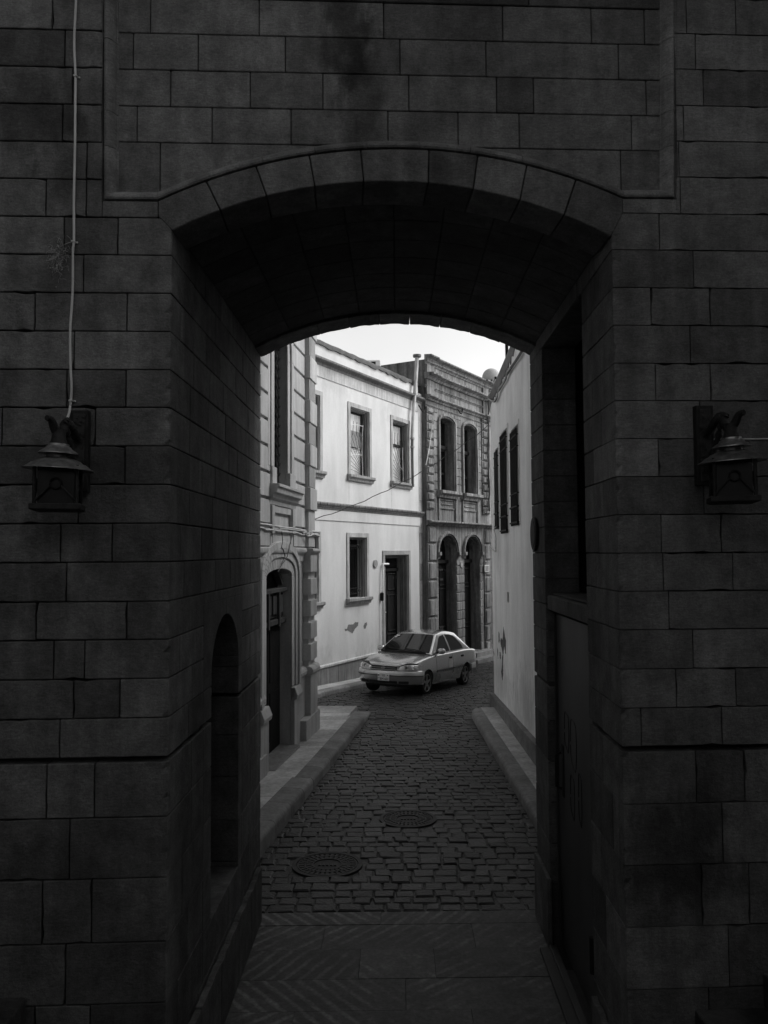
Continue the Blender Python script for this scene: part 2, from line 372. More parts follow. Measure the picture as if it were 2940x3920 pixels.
# back arch ring
rb = MB(); BK = Fr((XL, YB), (1, 0)); nb = 9
for k in range(nb):
    a, b = WID * k / nb + .0004, WID * (k + 1) / nb - (.004 if k in (4, 5) else .0004)
    lo = [(a + (b - a) * q / 6, cz(INT, a + (b - a) * q / 6) + .012 + rag(.004)) for q in range(7)]
    rb.prism(BK, lo + [(u, z + .32) for u, z in lo[::-1]], -.01, .32, tone())
# barrel vault between the rings
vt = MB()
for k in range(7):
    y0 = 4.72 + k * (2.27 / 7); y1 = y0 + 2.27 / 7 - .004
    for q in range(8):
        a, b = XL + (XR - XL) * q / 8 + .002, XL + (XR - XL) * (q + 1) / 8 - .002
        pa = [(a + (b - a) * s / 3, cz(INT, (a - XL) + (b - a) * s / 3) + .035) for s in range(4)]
        vt.solid([V((x, y0, z)) for x, z in pa] + [V((x, y0, z + .25)) for x, z in pa[::-1]], [V((x, y1, z)) for x, z in pa] + [V((x, y1, z + .25)) for x, z in pa[::-1]], tone() * .5)  # tone halved to deepen the vault's shade in its stone colour
# moulding round the panel and over the arch
path = [uv(392, y) for y in (-330, -160, -20, 148, 286, 424, 560)] + [uv(392, 768), uv(606, 770)]
path += [(lambda u: (u, cz(EXT, u)))(uv(606, 771)[0] + (uv(2383, 761)[0] - uv(606, 771)[0]) * q / 36) for q in range(1, 36)]
path += [uv(2383, 761), uv(2588, 761)] + [uv(2588, y) for y in (560, 424, 286, 148, -20, -160, -330)]
prof = [(-.001, .004), (.002, -.020), (.009, -.020), (.011, .004), (.020, .010), (.030, .008), (.042, -.002), (.054, -.016), (.063, -.032), (.068, -.046), (.074, -.050), (.075, -.075)]
ml = MB(); rings = []
for i, p in enumerate(path):
    def nrm(a, b):
        dx, dz = b[0] - a[0], b[1] - a[1]; l = math.hypot(dx, dz); return (-dz / l, dx / l)
    n1 = nrm(path[i - 1], p) if i else nrm(p, path[1]); n2 = nrm(p, path[i + 1]) if i < len(path) - 1 else n1
    d = 1 + n1[0] * n2[0] + n1[1] * n2[1]; m = ((n1[0] + n2[0]) / d, (n1[1] + n2[1]) / d)
    rings.append([FW.P(p[0] + m[0] * w, p[1] + m[1] * w, o) for w, o in prof] + [FW.P(p[0], p[1], -.09)])
brk = [0] + list(range(1, 7)) + [8, 12, 16, 20, 24, 28, 32, 36, 40, 44] + list(range(46, len(rings)))
brk = sorted({b for b in brk if b < len(rings)})
for a_, b_ in zip(brk, brk[1:]):
    seg = [[v.copy() for v in r_] for r_ in rings[a_:b_ + 1]]; L0 = (rings[a_ + 1][0] - rings[a_][0]); L1 = (rings[b_ - 1][0] - rings[b_][0]); dn = FW.n * rag(.0015)
    d0, d1 = L0.normalized() * .0012, L1.normalized() * .0012
    if a_ != 7: seg[0] = [v + d0 for v in seg[0]]
    if b_ != 7: seg[-1] = [v + d1 for v in seg[-1]]
    ml.sweep([[v + dn for v in r_] for r_ in seg], RN.uniform(.95, 1.25), closed=True)
# ---- passage walls
def passage(mb, fr, rows, y_start, spans, seed, k=1.0):
    """spans(z0,z1) -> list of (ya,yb) solid intervals"""
    r = random.Random(seed)
    for zb, za, dp in rows:
        if zb > SPR - .02: continue
        za2 = min(za, SPR + .3)
        for ya, yb in spans(zb, za2, y_start + dp):
            us = [ya]
            while us[-1] < yb - .75: us.append(us[-1] + r.uniform(.3, .62))
            us.append(yb)
            for a, b in zip(us, us[1:]):
                mb.fbox(fr, a + G, b - G * .5, zb, za2, -.28, r.uniform(-.0016, .0016), r.uniform(.62, 1.25) * k)
nu0, nu1 = PL.uv(780, 2500)[0], PL.uv(926, 2500)[0]
oy0, oy1 = PL.uv(810, 2500)[0], PL.uv(913, 2500)[0]
nzb = PL.uv(914, 3311)[1]; nza = PL.uv(868, 2349)[1]; nzs = PL.uv(815, 2575)[1]; nzt = PL.uv(868, 2290)[1]
def spanL(z0, z1, ys):
    if z1 > nzb and z0 < nzt: return [(ys, nu0), (nu1, YB)]
    return [(ys, YB)]
pl = MB(); passage(pl, PL, LZ, YL, spanL, 3)
# niche surround and its deep reveal
nh = MB(); rr = random.Random(5)
for zb, za, dp in LZ:
    if za > nzb and zb < nzt:
        z0, z1 = max(zb, nzb), min(za, nzs)
        if z1 > z0:
            nh.fbox(PL, nu0, oy0, z0, z1, -.28, .001, rr.uniform(.7, 1.1)); nh.fbox(PL, oy1, nu1, z0, z1, -.28, .001, rr.uniform(.7, 1.1))
        if zb < nzb < za: nh.fbox(PL, nu0, nu1, zb, nzb, -.28, .0012, .95)
        if zb < nzt < za: nh.fbox(PL, nu0, nu1, nzt, za, -.28, .0008, .9)
mid = (oy0 + oy1) / 2; w = (oy1 - oy0) / 2; n = 9
larc = [(oy0 + w * (1 - math.cos(q / n * math.pi / 2)) ** 1.0, nzs + (nza - nzs) * math.sin(q / n * math.pi / 2) ** 1.15) for q in range(n + 1)]
rarc = [(2 * mid - u, z) for u, z in larc]
nh.prism(PL, larc + [(mid, nzt), (nu0, nzt), (nu0, nzs)], -.28, .001, .85)
nh.prism(PL, rarc + [(mid, nzt), (nu1, nzt), (nu1, nzs)], -.28, .0013, .9)
nb_ = MB(); nb_.fbox(PL, nu0, nu1, nzb - .05, nzt, -.32, -.275, .7)
# right side: two piers, a steel door between them and an unlit opening above it
py0, py1 = PR.uv(2250, 2500)[0], PR.uv(2092, 2500)[0]
dtop = PR.uv(2248, 2411)[1]; vbot = PR.uv(2246, 2322)[1]; vtop = SPR - .12
def spanR(z0, z1, ys):
    if z0 < vtop: return [(ys, max(py0, ys + .05)), (py1, YB)]
    return [(ys, YB)]
pr = MB(); passage(pr, PR, RZ, YR, spanR, 8, .85)
lt = MB(); lt.fbox(PR, py0 + .003, py1 - .003, dtop + .03, vbot, -.26, -.012, .8)
lt.fbox(PR, py0 + .003, py1 - .003, vbot, vbot + .02, -.3, -.05, .6)
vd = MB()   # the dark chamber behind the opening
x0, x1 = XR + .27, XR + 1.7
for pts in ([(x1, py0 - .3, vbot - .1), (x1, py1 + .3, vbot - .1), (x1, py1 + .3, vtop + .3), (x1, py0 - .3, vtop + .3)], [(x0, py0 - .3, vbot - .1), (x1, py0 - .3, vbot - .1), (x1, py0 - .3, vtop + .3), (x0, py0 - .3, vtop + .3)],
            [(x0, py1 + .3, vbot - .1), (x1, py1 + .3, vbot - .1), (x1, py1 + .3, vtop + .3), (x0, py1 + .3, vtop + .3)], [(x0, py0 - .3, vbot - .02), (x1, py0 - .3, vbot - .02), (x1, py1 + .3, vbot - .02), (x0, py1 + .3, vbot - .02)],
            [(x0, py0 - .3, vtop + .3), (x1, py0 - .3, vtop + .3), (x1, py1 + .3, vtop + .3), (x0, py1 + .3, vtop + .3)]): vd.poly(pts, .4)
# skirting slabs with a broken top edge
def skirting(fr, segs, zt, th):
    sk = MB()
    for a, b in segs:
        n = max(2, int((b - a) / .06)); top = [(a + .002 + (b - a - .004) * q / n, zt + RN.uniform(-.022, .006)) for q in range(n + 1)]
        sk.prism(fr, [(a + .002, 0), (b - .002, 0)] + top[::-1], .0025, th, RN.uniform(.8, 1.15))
    sk.build('skirting', M['gate'], gate, bevel=.004)
skirting(PL, [(4.38, 4.95), (4.95, 5.5), (5.5, 6.1), (6.1, 6.62), (6.62, 7.12)], .46, .045)
skirting(PR, [(4.55, 5.16)], .42, .04); skirting(PR, [(6.62, 7.25)], .55, .035)
# solid core and the storeys above
core = MB()
core.plan([(-14, YL - .6), (XL - .27, YL + .06), (XL - .27, YB - .02), (-14, YB - .02)], -.3, GZ)
core.plan([(XR + 1.75, YR + .2), (14, YR + 1.0), (14, YB - .02), (XR + 1.75, YB - .02)], -.3, GZ)
core.box(XR + .27, XR + 1.75, YR + .16, py0 - .32, -.3, GZ); core.box(XR + .27, XR + 1.75, py1 + .32, YB - .02, -.3, GZ)
core.box(XR + .3, XR + 1.75, py0 - .32, py1 + .32, -.3, vbot - .05); core.box(XR + .3, XR + 1.75, py0 - .32, py1 + .32, vtop + .34, GZ)
core.box(XL - .27, XR + .27, YL + .45, YB - .05, SPR + .62, GZ)
for a, b in ((YL + .6, nu0 - .004), (nu1 + .004, YB - .015)): core.fbox(PL, a, b, -.2, SPR, -.275, -.02)
core.fbox(PL, nu0, nu1, -.2, nzb - .01, -.275, -.02); core.fbox(PL, nu0, nu1, nzt + .01, SPR, -.275, -.02)
core.fbox(PR, py1 + .004, YB - .015, -.2, SPR, -.275, -.02); core.fbox(PR, YR + .6, py0 - .01, -.2, SPR, -.275, -.02)
zt0 = uv(1500, -325)[1]
core.prism(FW, [(-4.8, zt0 - .02), (WID + 4.8, zt0 - .02), (WID + 4.8, GZ), (-4.8, GZ)], -.6, -.004)
core.prism(FW, [(-4.8, 0), (UL, 0), (UL, zt0), (-4.8, zt0)], -.3, -.004); core.prism(FW, [(UR, 0), (WID + 4.8, 0), (WID + 4.8, zt0), (UR, zt0)], -.3, -.004)
core.plan([(XL - .02, YB - .3), (XR + .02, YB - .3), (XR + .02, YB - .012), (XL - .02, YB - .012)], SPR + .55, SPR + .7)
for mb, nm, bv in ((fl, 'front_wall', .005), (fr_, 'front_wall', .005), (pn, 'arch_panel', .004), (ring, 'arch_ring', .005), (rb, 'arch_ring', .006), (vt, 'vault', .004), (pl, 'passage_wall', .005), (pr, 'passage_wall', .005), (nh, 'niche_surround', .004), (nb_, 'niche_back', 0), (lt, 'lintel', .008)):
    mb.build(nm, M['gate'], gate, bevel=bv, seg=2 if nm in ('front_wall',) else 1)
ml.build('moulding', M['gate'], gate, smooth=35)
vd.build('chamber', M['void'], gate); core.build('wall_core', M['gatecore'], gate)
shade_cornice = MB(); shade_cornice.ledge(FW, -4.8, WID + 4.8, [(-.05, 6.62), (.10, 6.62), (.14, 6.70), (.26, 6.76), (.30, 6.84), (.34, 6.86), (.34, 6.98), (-.05, 7.06)], .9); shade_cornice.build('cornice', M['gate'], gate, bevel=.006)  # unseen cornice, added above the view to shade the upper gate wall
# steel door
dr = MB(); dr.fbox(PR, py0 + .01, py1 - .02, .04, dtop, -.14, -.075, 1.0)
for u in (py0 + .01, py1 - .05): dr.fbox(PR, u, u + .03, .04, dtop, -.075, -.06, .8)
door = dr.build('steel_door', M['steel'], gate, bevel=.003)
h = MB(); hu, hz = PR.uv(2120, 2950)
h.tube([PR.P(hu, hz + .14, -.06), PR.P(hu, hz + .12, -.02), PR.P(hu, hz - .12, -.02), PR.P(hu, hz - .14, -.06)], .011); h.fbox(PR, hu - .03, hu + .03, hz - .2, hz + .2, -.076, -.068)
h.build('handle', M['iron'], door)
for px, py, s in ((2240, 2576, 1.0), (2238, 3660, 1.3)):
    a, b = PR.uv(px, py); hg = MB(); hg.tube([PR.P(a + .01, b - .09 * s, -.055), PR.P(a + .01, b + .09 * s, -.055)], .02); hg.build('hinge', M['iron'], door)
gr = MB()
for (px, py, ru, rz) in ((2193, 3050, .07, .17), (2222, 3060, .05, .20), (2196, 2850, .10, .20), (2170, 2800, .08, .16)):
    a, b = PR.uv(px, py, -.075); gr.tube([PR.P(a + ru * math.cos(t / 18 * 6.28), b + rz * math.sin(t / 18 * 6.28) + .03 * math.sin(t), -.0745) for t in range(19)], .0045, 5, caps=False)
gr.build('graffiti', M['graffiti'], door)
ch = MB(); ch.box(XR - .11, XR + .02, 4.62, py1 - .1, 0, .028, .6); ch.box(XR - .035, XR + .02, 4.62, py1 - .1, .028, .05, .9)
ch.build('door_threshold', M['steel'], gate, bevel=.004)
# ---- passage floor slabs
pf = MB(); ys = [-3.0, -2.2, -1.4, -.6, .2, .9, 1.6, 2.3, 3.0, 3.55, 4.05]
def fy(px, py): return gp(px, py).y
ys += [fy(1300, 3866), fy(1300, 3745), fy(1300, 3632), fy(1300, 3538), 7.30]
ys = [y for k, y in enumerate(ys) if k == 0 or y > ys[k - 1] + .05]
jx = {4: [.05], 1: [-.15], 2: [-.62, .62], 3: [-.3, .28], 5: [-.72, .5]}
for i, (a, b) in enumerate(zip(ys, ys[1:])):
    k = len(ys) - 1 - i
    xs = [-3.6, -2.6, -1.7] if b < 4.2 else [XL + .0]
    xs += jx.get(k, [rag(.4) - .4, rag(.3) + .45]); xs += ([1.8, 2.7, 3.6] if b < 4.2 else [XR])
    for x, y in zip(xs, xs[1:]):
        sl = -.012 * 0; t = RN.uniform(.75, 1.2); an = RN.choice((.6, .75, -.7, .9, 2.4, .5))
        def pt(xx, yy): return (xx, yy + (.028 * (xx) if b > 4.2 else 0))
        pf.plan([pt(x + .0010, a + .0010), pt(y - .0010, a + .0010), pt(y - .0010, b - .0010), pt(x + .0010, b - .0010)], -.12, RN.uniform(-.003, .002), t, an)
tag(pf.build('paving_slabs', M['slab'], None, bevel=.0012), kind='structure')
# ---- stone blocks of the stair flanks in front of the wall
def flank(name, boxes, label):
    m = MB()
    for u0, u1, z0, z1, o1 in boxes: m.fbox(FW, u0, u1, z0, z1, .004, o1, RN.uniform(.3, .4))
    o = m.build(name, M['gate'], None, bevel=.012, seg=2); tag(o, label, 'stone block'); return o
u, z = uv(103, 3812)
flank('stair_flank', [(-2.4, u, 0, z, .6)], 'low stone block against the gate wall below the lantern with the long conduit')
u, z = uv(2655, 3862); u2, z2 = uv(2916, 3721)
flank('stair_flank', [(u, 4.4, 0, z, .6), (u2, 4.4, z + .002, z2, .6)], 'stepped two-tier stone block at the foot of the gate wall beside the steel door pier')

# ================================================================== LANTERNS, CONDUITS
def lantern(px_plate, py_top, py_bot, sgn, label):
    u, zt = uv(px_plate, py_top, .05); zb = uv(px_plate, py_bot, .05)[1]; u2 = u
    base = FW.P(u, zb, 0); t = thing('wall_lantern', base, label, 'lantern', 'lanterns either side of the archway')
    p = MB(); wd = .048
    p.fbox(FW, u - wd, u + wd, zb, zt, .004, .05, 1)
    for a, b in ((zb + .02, zb + .13), (zb + .15, zt - .15), (zt - .13, zt - .02)): p.fbox(FW, u - wd * .62, u + wd * .62, a, b, .05, .056, 1.6)
    for k in range(60):
        a = u + RN.uniform(-wd, wd) * .6; b = RN.uniform(zb + .03, zt - .03); s = RN.uniform(.004, .009); p.fbox(FW, a - s, a + s, b - s, b + s, .056, .059 + RN.random() * .004, 1.5)
    p.build('back_plate', M['iron'], t, bevel=.004)
    O = .35                                   # how far the lamp hangs from the wall
    zc = zt - .135
    br = MB()
    main = smoothpath([FW.P(u, zc - .03, .05), FW.P(u, zc, .13), FW.P(u, zc + .03, .2), FW.P(u, zc + .025, .26), FW.P(u, zc - .02, .30), FW.P(u, zc - .06, O), FW.P(u, zc - .09, O)], 5)
    br.tube(main, [.016 + .012 * math.sin(k * 1.7) ** 2 for k in range(len(main))], 9)
    fin = smoothpath([FW.P(u, zc - .05, .33), FW.P(u - .015 * sgn, zc - .01, .37), FW.P(u - .02 * sgn, zc + .025, .40), FW.P(u - .03 * sgn, zc + .03, .43)], 4)
    br.tube(fin, [.026 - .001 * k for k in range(len(fin))], 9)
    br.tube(smoothpath([FW.P(u, zc - .24, .05), FW.P(u, zc - .16, .12), FW.P(u, zc - .07, .2), FW.P(u, zc + .01, .24)], 5), [.012 + .008 * math.sin(k * 1.3) ** 2 for k in range(16)], 8)
    br.tube(smoothpath([FW.P(u - .01, zc + .03, .19), FW.P(u, zc + .05, .23), FW.P(u + .01, zc + .035, .28), FW.P(u, zc + .02, .27)], 5), .017, 8)
    br.tube([FW.P(u, zc - .015, O), FW.P(u, zc - .06, O), FW.P(u, zc - .095, O)], [.03, .034, .045], 10)
    b = br.build('bracket', M['iron'], t, smooth=60)
    c = FW.P(u, 0, O); yaw = math.radians(16 * sgn)
    def sq(r, z, tilt=0.0):
        out = []
        for q in range(4):
            an = math.pi / 4 + q * math.pi / 2 + yaw; x, y = r * 1.414 * math.cos(an), r * 1.414 * math.sin(an)
            out.append(V((c.x + x, c.y + y, z - tilt * x * sgn)))
        return out
    zr = zt - .235; T = .05
    def tier(rz, tone_=1):
        m.sweep([sq(r, z, T) for r, z in rz], tone_, closed=True)
    def rd(r, z, tilt=0.0):
        return [V((c.x + r * math.cos(q / 28 * 6.2832), c.y + r * math.sin(q / 28 * 6.2832), z - tilt * r * math.cos(q / 28 * 6.2832) * sgn)) for q in range(28)]
    m = MB(); rtier = lambda rz, t_=1: m.sweep([rd(r, z, T) for r, z in rz], t_, closed=True)
    rtier([(.05, zr + .012), (.05, zr + .002), (.058, zr - .002), (.066, zr - .014), (.078, zr - .020), (.095, zr - .034), (.095, zr - .038), (.05, zr - .03)])
    rtier([(.058, zr - .03), (.058, zr - .068)], .25)
    rtier([(.07, zr - .058), (.105, zr - .072), (.118, zr - .084), (.128, zr - .086), (.150, zr - .104), (.168, zr - .113), (.168, zr - .117), (.09, zr - .095)])
    if 0: tier([(.045, zr + .012), (.045, zr), (.058, zr - .006), (.062, zr - .016), (.09, zr - .034), (.115, zr - .05), (.115, zr - .054), (.06, zr - .045)])
    if 0: tier([(.068, zr - .046), (.068, zr - .09)], .25)
    if 0: tier([(.095, zr - .078), (.118, zr - .098), (.126, zr - .100), (.170, zr - .135), (.170, zr - .139), (.10, zr - .11)])
    m.build('roof', M['roofmetal'], t, smooth=38)
    m = MB(); zl = zr - .10; zh = zb - .087; hb = .096
    for q in range(4):
        a = sq(hb, 0)[q]; m.tube([V((a.x, a.y, zl)), V((a.x, a.y, zh))], .009, 6)
    for q in range(4):   # cross struts and a ring on each face
        a, b_ = sq(hb, 0)[q], sq(hb, 0)[(q + 1) % 4]; mid = (a + b_) / 2; zm = zh + (zl - zh) * .52
        for e in (a, b_):
            m.tube([V((e.x, e.y, zh + .01)), V((mid.x + (e.x - mid.x) * .25, mid.y + (e.y - mid.y) * .25, zm - .012))], .006, 6)
        dd = (b_ - a).normalized(); m.tube([mid + dd * .026 * math.cos(s / 12 * 6.283) + V((0, 0, zm + .026 * math.sin(s / 12 * 6.283))) for s in range(13)], .005, 6, caps=False)
    m.build('frame', M['iron'], t, smooth=60)
    m = MB(); m.sweep([sq(hb - .012, zl), sq(hb - .012, zh)], 1, closed=True); m.build('panes', M['lampglass'], t)
    m = MB(); m.sweep([sq(.118, zh, 0), sq(.118, zh - .028, 0), sq(.10, zh - .034, 0)], 1.3, closed=True); m.build('base_tray', M['iron'], t, bevel=.003)
    return t
lantern(303, 1570, 1882, 1, 'black iron lantern on the gate wall hung beneath the long vertical conduit')
lantern(2697, 1552, 1856, -1, 'black iron lantern on the gate wall with a thin horizontal conduit behind its roof')
cd = thing('conduit', FW.P(*uv(290, 0), .02), 'pale grey vertical conduit running down the gate wall to the lantern', 'conduit')
m = MB(); pp = [FW.P(*uv(x, y, .02), .02) for x, y in ((286, -330), (287, -60), (291, 0), (284, 160), (289, 290), (288, 420), (287, 560), (283, 760), (283, 920), (279, 960), (279, 1080), (275, 1170), (269, 1260), (270, 1400), (274, 1480), (270, 1545))]
pp += [FW.P(*uv(262, 1590, .1), .1), FW.P(*uv(250, 1610, .2), .2)]
m.tube(smoothpath(pp, 5), .0068, 10); m.build('pipe', M['cable'], cd, smooth=60)
for x, y in ((289, 292), (281, 925), (272, 1534)):
    m = MB(); a, z = uv(x, y, .02); m.fbox(FW, a - .011, a + .011, z - .005, z + .005, .004, .031); m.tube([FW.P(a + .016, z, .003), FW.P(a + .016, z, .012)], .006)
    m.build('clip', M['cable'], cd, bevel=.002)
cr = thing('conduit', FW.P(*uv(2800, 1680), .02), 'thin pale horizontal conduit running level along the wall behind a lantern roof', 'conduit')
m = MB(); m.tube(smoothpath([FW.P(*uv(x, y, .012), .012) for x, y in ((2700, 1684), (2780, 1680), (2880, 1681), (3000, 1679), (3300, 1680))], 4), .005, 8); m.build('pipe', M['cable'], cr, smooth=60)
# dried tuft caught on the conduit
tuft = MB(); c = FW.P(*uv(225, 1000, .03), .03); rt = random.Random(4)
for k in range(150):
    s = c + V((rt.gauss(0, .022), rt.uniform(-.03, .0), rt.gauss(.02, .045))); d = V((rt.gauss(0, 1), rt.gauss(0, .4), rt.gauss(-.6, .8))).normalized()
    p = [s]
    for q in range(4): d = (d + V((rt.gauss(0, .5), rt.gauss(0, .25), rt.gauss(-.25, .4)))).normalized(); p.append(p[-1] + d * rt.uniform(.006, .014))
    tuft.tube(p, .0011, 3, rt.uniform(.5, 1.5))
for k in range(90):
    s = c + V((rt.gauss(0, .026), rt.uniform(-.035, .0), rt.gauss(.01, .05))); a = V((rt.gauss(0, 1), rt.gauss(0, 1), rt.gauss(0, 1))).normalized() * .006; b = V((rt.gauss(0, 1), rt.gauss(0, 1), rt.gauss(0, 1))).normalized() * .003
    tuft.poly([s, s + a + b, s + a * 2, s + a - b], rt.uniform(.6, 1.7))
tuft.tube(smoothpath([FW.P(*uv(275, 926, .02), .02), FW.P(*uv(255, 932, .03), .03), FW.P(*uv(230, 945, .03), .03)], 4), .0015, 4, 1.2)
tag(tuft.build('dry_plant', M['straw'], None, recalc=False), 'tangled tuft of dry stems caught on the vertical wall conduit', 'dry plant')
# round plaque standing out from the back corner of the passage
pu, pz = PR.uv(2038, 2044, .03)
pq = thing('wall_plaque', PR.P(pu, pz), 'dark round wall plaque inside the archway beside the lit plaster wall', 'plaque')
m = MB(); rp = (PR.uv(2038, 1980)[1] - PR.uv(2038, 2108)[1]) / 2
yq = 7.12
def disc(fr, u, z, r, o0, o1, n=28, tone=1.0): 
    m.prism(fr, [(u + r * math.cos(q / n * 6.2832), z + r * math.sin(q / n * 6.2832)) for q in range(n)], o0, o1, tone)
disc(PR, yq - .02, pz, rp, .004, .028); m.build('disc', M['iron'], pq, bevel=.006)
m = MB(); disc(PR, yq - .02, pz, rp * .78, .0285, .033); m.build('face', M['iron'], pq, bevel=.003)
# ================================================================== STREET
def strip(mb, left, right, tone=1.0):
    b = len(mb.v)
    for a, c in zip(left, right): mb.v += [tuple(a), tuple(c)]
    for i in range(len(left) - 1): mb.face((b + 2 * i, b + 2 * i + 1, b + 2 * i + 3, b + 2 * i + 2), tone)
gd = MB(); gd.poly([(-150, -60, -3.2), (150, -60, -3.2), (150, 240, -3.2), (-150, 240, -3.2)])
tag(gd.build('ground', M['ground'], None), kind='structure')
MANS = []
for px, py, r, k in ((1562, 3133, .327, 1), (1253, 3308, .342, 1), (1477, 2759, .30, 0), (1668, 2745, .28, 0)): MANS.append((gp(px, py), r, k))
road = MB(); rc = random.Random(21)
yy = [7.3 + .5 * k for k in range(80)]
strip(road, [V((-9, y, gz(0, y) - .015)) for y in yy], [V((12, y, gz(0, y) - .015)) for y in yy], .5)
def lx(y): return -1.43 + .11 * (y - 8.7)
y = 7.312
while y < 34:
    dy = rc.uniform(.145, .18)
    if y < 16.8: x0, x1 = lx(y) - .03, 1.75 - .013 * (y - 9)
    elif y < 19: x0, x1 = -2.6, 2.2
    else: x0, x1 = -2.6 + .42 * (y - 19), 3.2 + .5 * (y - 18)
    x = x0 - rc.uniform(0, .15)
    while x < x1:
        dx = rc.uniform(.14, .25); cx, cyy = x + dx / 2, y + dy / 2 + .02 * math.sin(x * 1.6 + y)
        skip = any((cx - c.x) ** 2 + (cyy - c.y) ** 2 < (r + .05) ** 2 for c, r, _ in MANS)
        if not skip:
            z = gz(cx, cyy) + rc.uniform(-.009, .006); g = rc.uniform(.010, .02); t = rc.choice((.4, .55, .7, .85, 1.0, 1.15, 1.5)) * rc.uniform(.85, 1.15)
            sk1, sk2 = rc.uniform(-.008, .008), rc.uniform(-.008, .008)
            def ring(ins, zz, jit):
                out = []
                for sx, sy in ((-1, -1), (1, -1), (1, 1), (-1, 1)):
                    hx, hy = dx / 2 - g / 2 - ins, dy / 2 - g / 2 - ins
                    out.append(V((cx + sx * hx + sy * sk1 + rc.uniform(-jit, jit), cyy + sy * hy + sx * sk2 * .7 + rc.uniform(-jit, jit), zz)))
                return out
            a = ring(-.002, z - .03, .003); b = ring(.001, z - .006, .006); c_ = ring(.013, z + rc.uniform(.001, .006), .006)
            for p in c_: p.z += rc.uniform(-.003, .003)
            n0 = len(road.v); road.v += [tuple(p) for p in a + b + c_]
            for q in range(4):
                w = (q + 1) % 4
                road.face((n0 + q, n0 + w, n0 + 4 + w, n0 + 4 + q), t); road.face((n0 + 4 + q, n0 + 4 + w, n0 + 8 + w, n0 + 8 + q), t)
            road.face((n0 + 8, n0 + 9, n0 + 10, n0 + 11), t)
        x += dx
    y += dy
tag(road.build('cobbled_road', M['cobble'], None, recalc=False), kind='structure')
mlab = ['smaller ribbed iron manhole cover in mid-cobbles, halfway between archway and car', 'largest ribbed iron manhole cover in the cobbles nearest the archway floor', 'plain iron manhole cover beside the stepped kerb end, short of the car', 'plain iron manhole cover just behind its neighbour, in line with the car front wheel']
for (c, r, k), lb in zip(MANS, mlab):
    t = thing('manhole_cover', c, lb, 'manhole cover', 'manhole covers in the cobbled road')
    sl = -.02
    def mp(x, y, z): return V((c.x + x, c.y + y, c.z + z + sl * y))
    def mring(m, r0, r1, z0, z1, n=40, tone=1.0, a0=0, a1=6.2832):
        for q in range(n):
            t0, t1 = a0 + (a1 - a0) * q / n, a0 + (a1 - a0) * (q + 1) / n
            pts = [(r0, t0), (r1, t0), (r1, t1), (r0, t1)]
            m.solid([mp(a * math.cos(b), a * math.sin(b), z0) for a, b in pts], [mp(a * math.cos(b), a * math.sin(b), z1) for a, b in pts], tone)
    m = MB(); mring(m, r * .93, r * 1.06, -.04, .004, 36, .8); m.build('frame_ring', M['manhole'], t)
    m = MB(); m.solid([mp(r * .92 * math.cos(q / 36 * 6.2832), r * .92 * math.sin(q / 36 * 6.2832), -.04) for q in range(36)], [mp(r * .92 * math.cos(q / 36 * 6.2832), r * .92 * math.sin(q / 36 * 6.2832), -.006) for q in range(36)], .7)
    for rr0, rr1 in ((.86, .9), (.64, .68), (.42, .46)) if k else ((.84, .9),): mring(m, r * rr0, r * rr1, -.006, .003, 36, 1.2)
    if k:
        for r0, r1, n in ((.69, .85, 32), (.47, .63, 24)):
            for q in range(n):
                t0 = q / n * 6.2832; mring(m, r * r0, r * r1, -.006, .002, 1, 1.25, t0 + .03, t0 + 6.2832 / n - .05)
        for i in range(5): 
            x0 = -.26 * r + i * .115 * r
            m.solid([mp(x0, -.11 * r, -.006), mp(x0 + .07 * r, -.11 * r, -.006), mp(x0 + .07 * r, .11 * r, -.006), mp(x0, .11 * r, -.006)], [mp(x0, -.11 * r, .003), mp(x0 + .07 * r, -.11 * r, .003), mp(x0 + .07 * r, .11 * r, .003), mp(x0, .11 * r, .003)], 1.3)
    m.build('lid', M['manhole'], t)
# kerbs: a rounded nose run along a line, and the pavement behind it
def kerb_line(name, pts, top, wid, inward, seg=.62):
    """pts: street-side line [(x,y)], top(y) height over road, inward: sign of x of the pavement side"""
    m = MB(); pts = [V((p[0], p[1], 0)) for p in pts]
    L = [0]
    for a, b in zip(pts, pts[1:]): L.append(L[-1] + (b - a).length)
    def at(s):
        for i in range(len(pts) - 1):
            if s <= L[i + 1] or i == len(pts) - 2:
                f = (s - L[i]) / (L[i + 1] - L[i]); d = (pts[i + 1] - pts[i]).normalized(); return pts[i].lerp(pts[i + 1], f), V((d.y, -d.x, 0)) * inward
    s = 0.0
    while s < L[-1] - .05:
        e = min(L[-1], s + seg * RN.uniform(.85, 1.2)); rings = []
        for q in range(4):
            p, nrm = at(s + .003 + (e - s - .006) * q / 3); g = gz(p.x, p.y); h = top(p.y); r = min(.06, h * .45)
            pr_ = [(0, -.15), (0, h - r), (.012, h - r * .45), (.035, h - r * .1), (.065, h), (wid, h + .004), (wid, -.15)]
            rings.append([p + nrm * o + V((0, 0, g + z)) for o, z in pr_])
        m.sweep(rings, RN.uniform(.8, 1.15), closed=True); s = e
    return m
kbL = kerb_line('kerb', [(lx(7.31), 7.31), (lx(11.28), 11.28)], lambda y: .235 - .02 * (y - 7.3), .30, -1)
tag(kbL.build('kerb', M['kerb'], None, smooth=35), kind='structure')
k2 = kerb_line('kerb', [(lx(11.29), 11.29), (lx(16.0), 16.0)], lambda y: .15, .27, -1); tag(k2.build('kerb', M['kerb'], None, smooth=35), kind='structure')
k3 = kerb_line('kerb', [(lx(16.02), 16.02), (lx(17.0) - .02, 17.0)], lambda y: .075 - .02 * (y - 16), .8, -1, 1.2); tag(k3.build('kerb', M['kerb'], None, smooth=35), kind='structure')
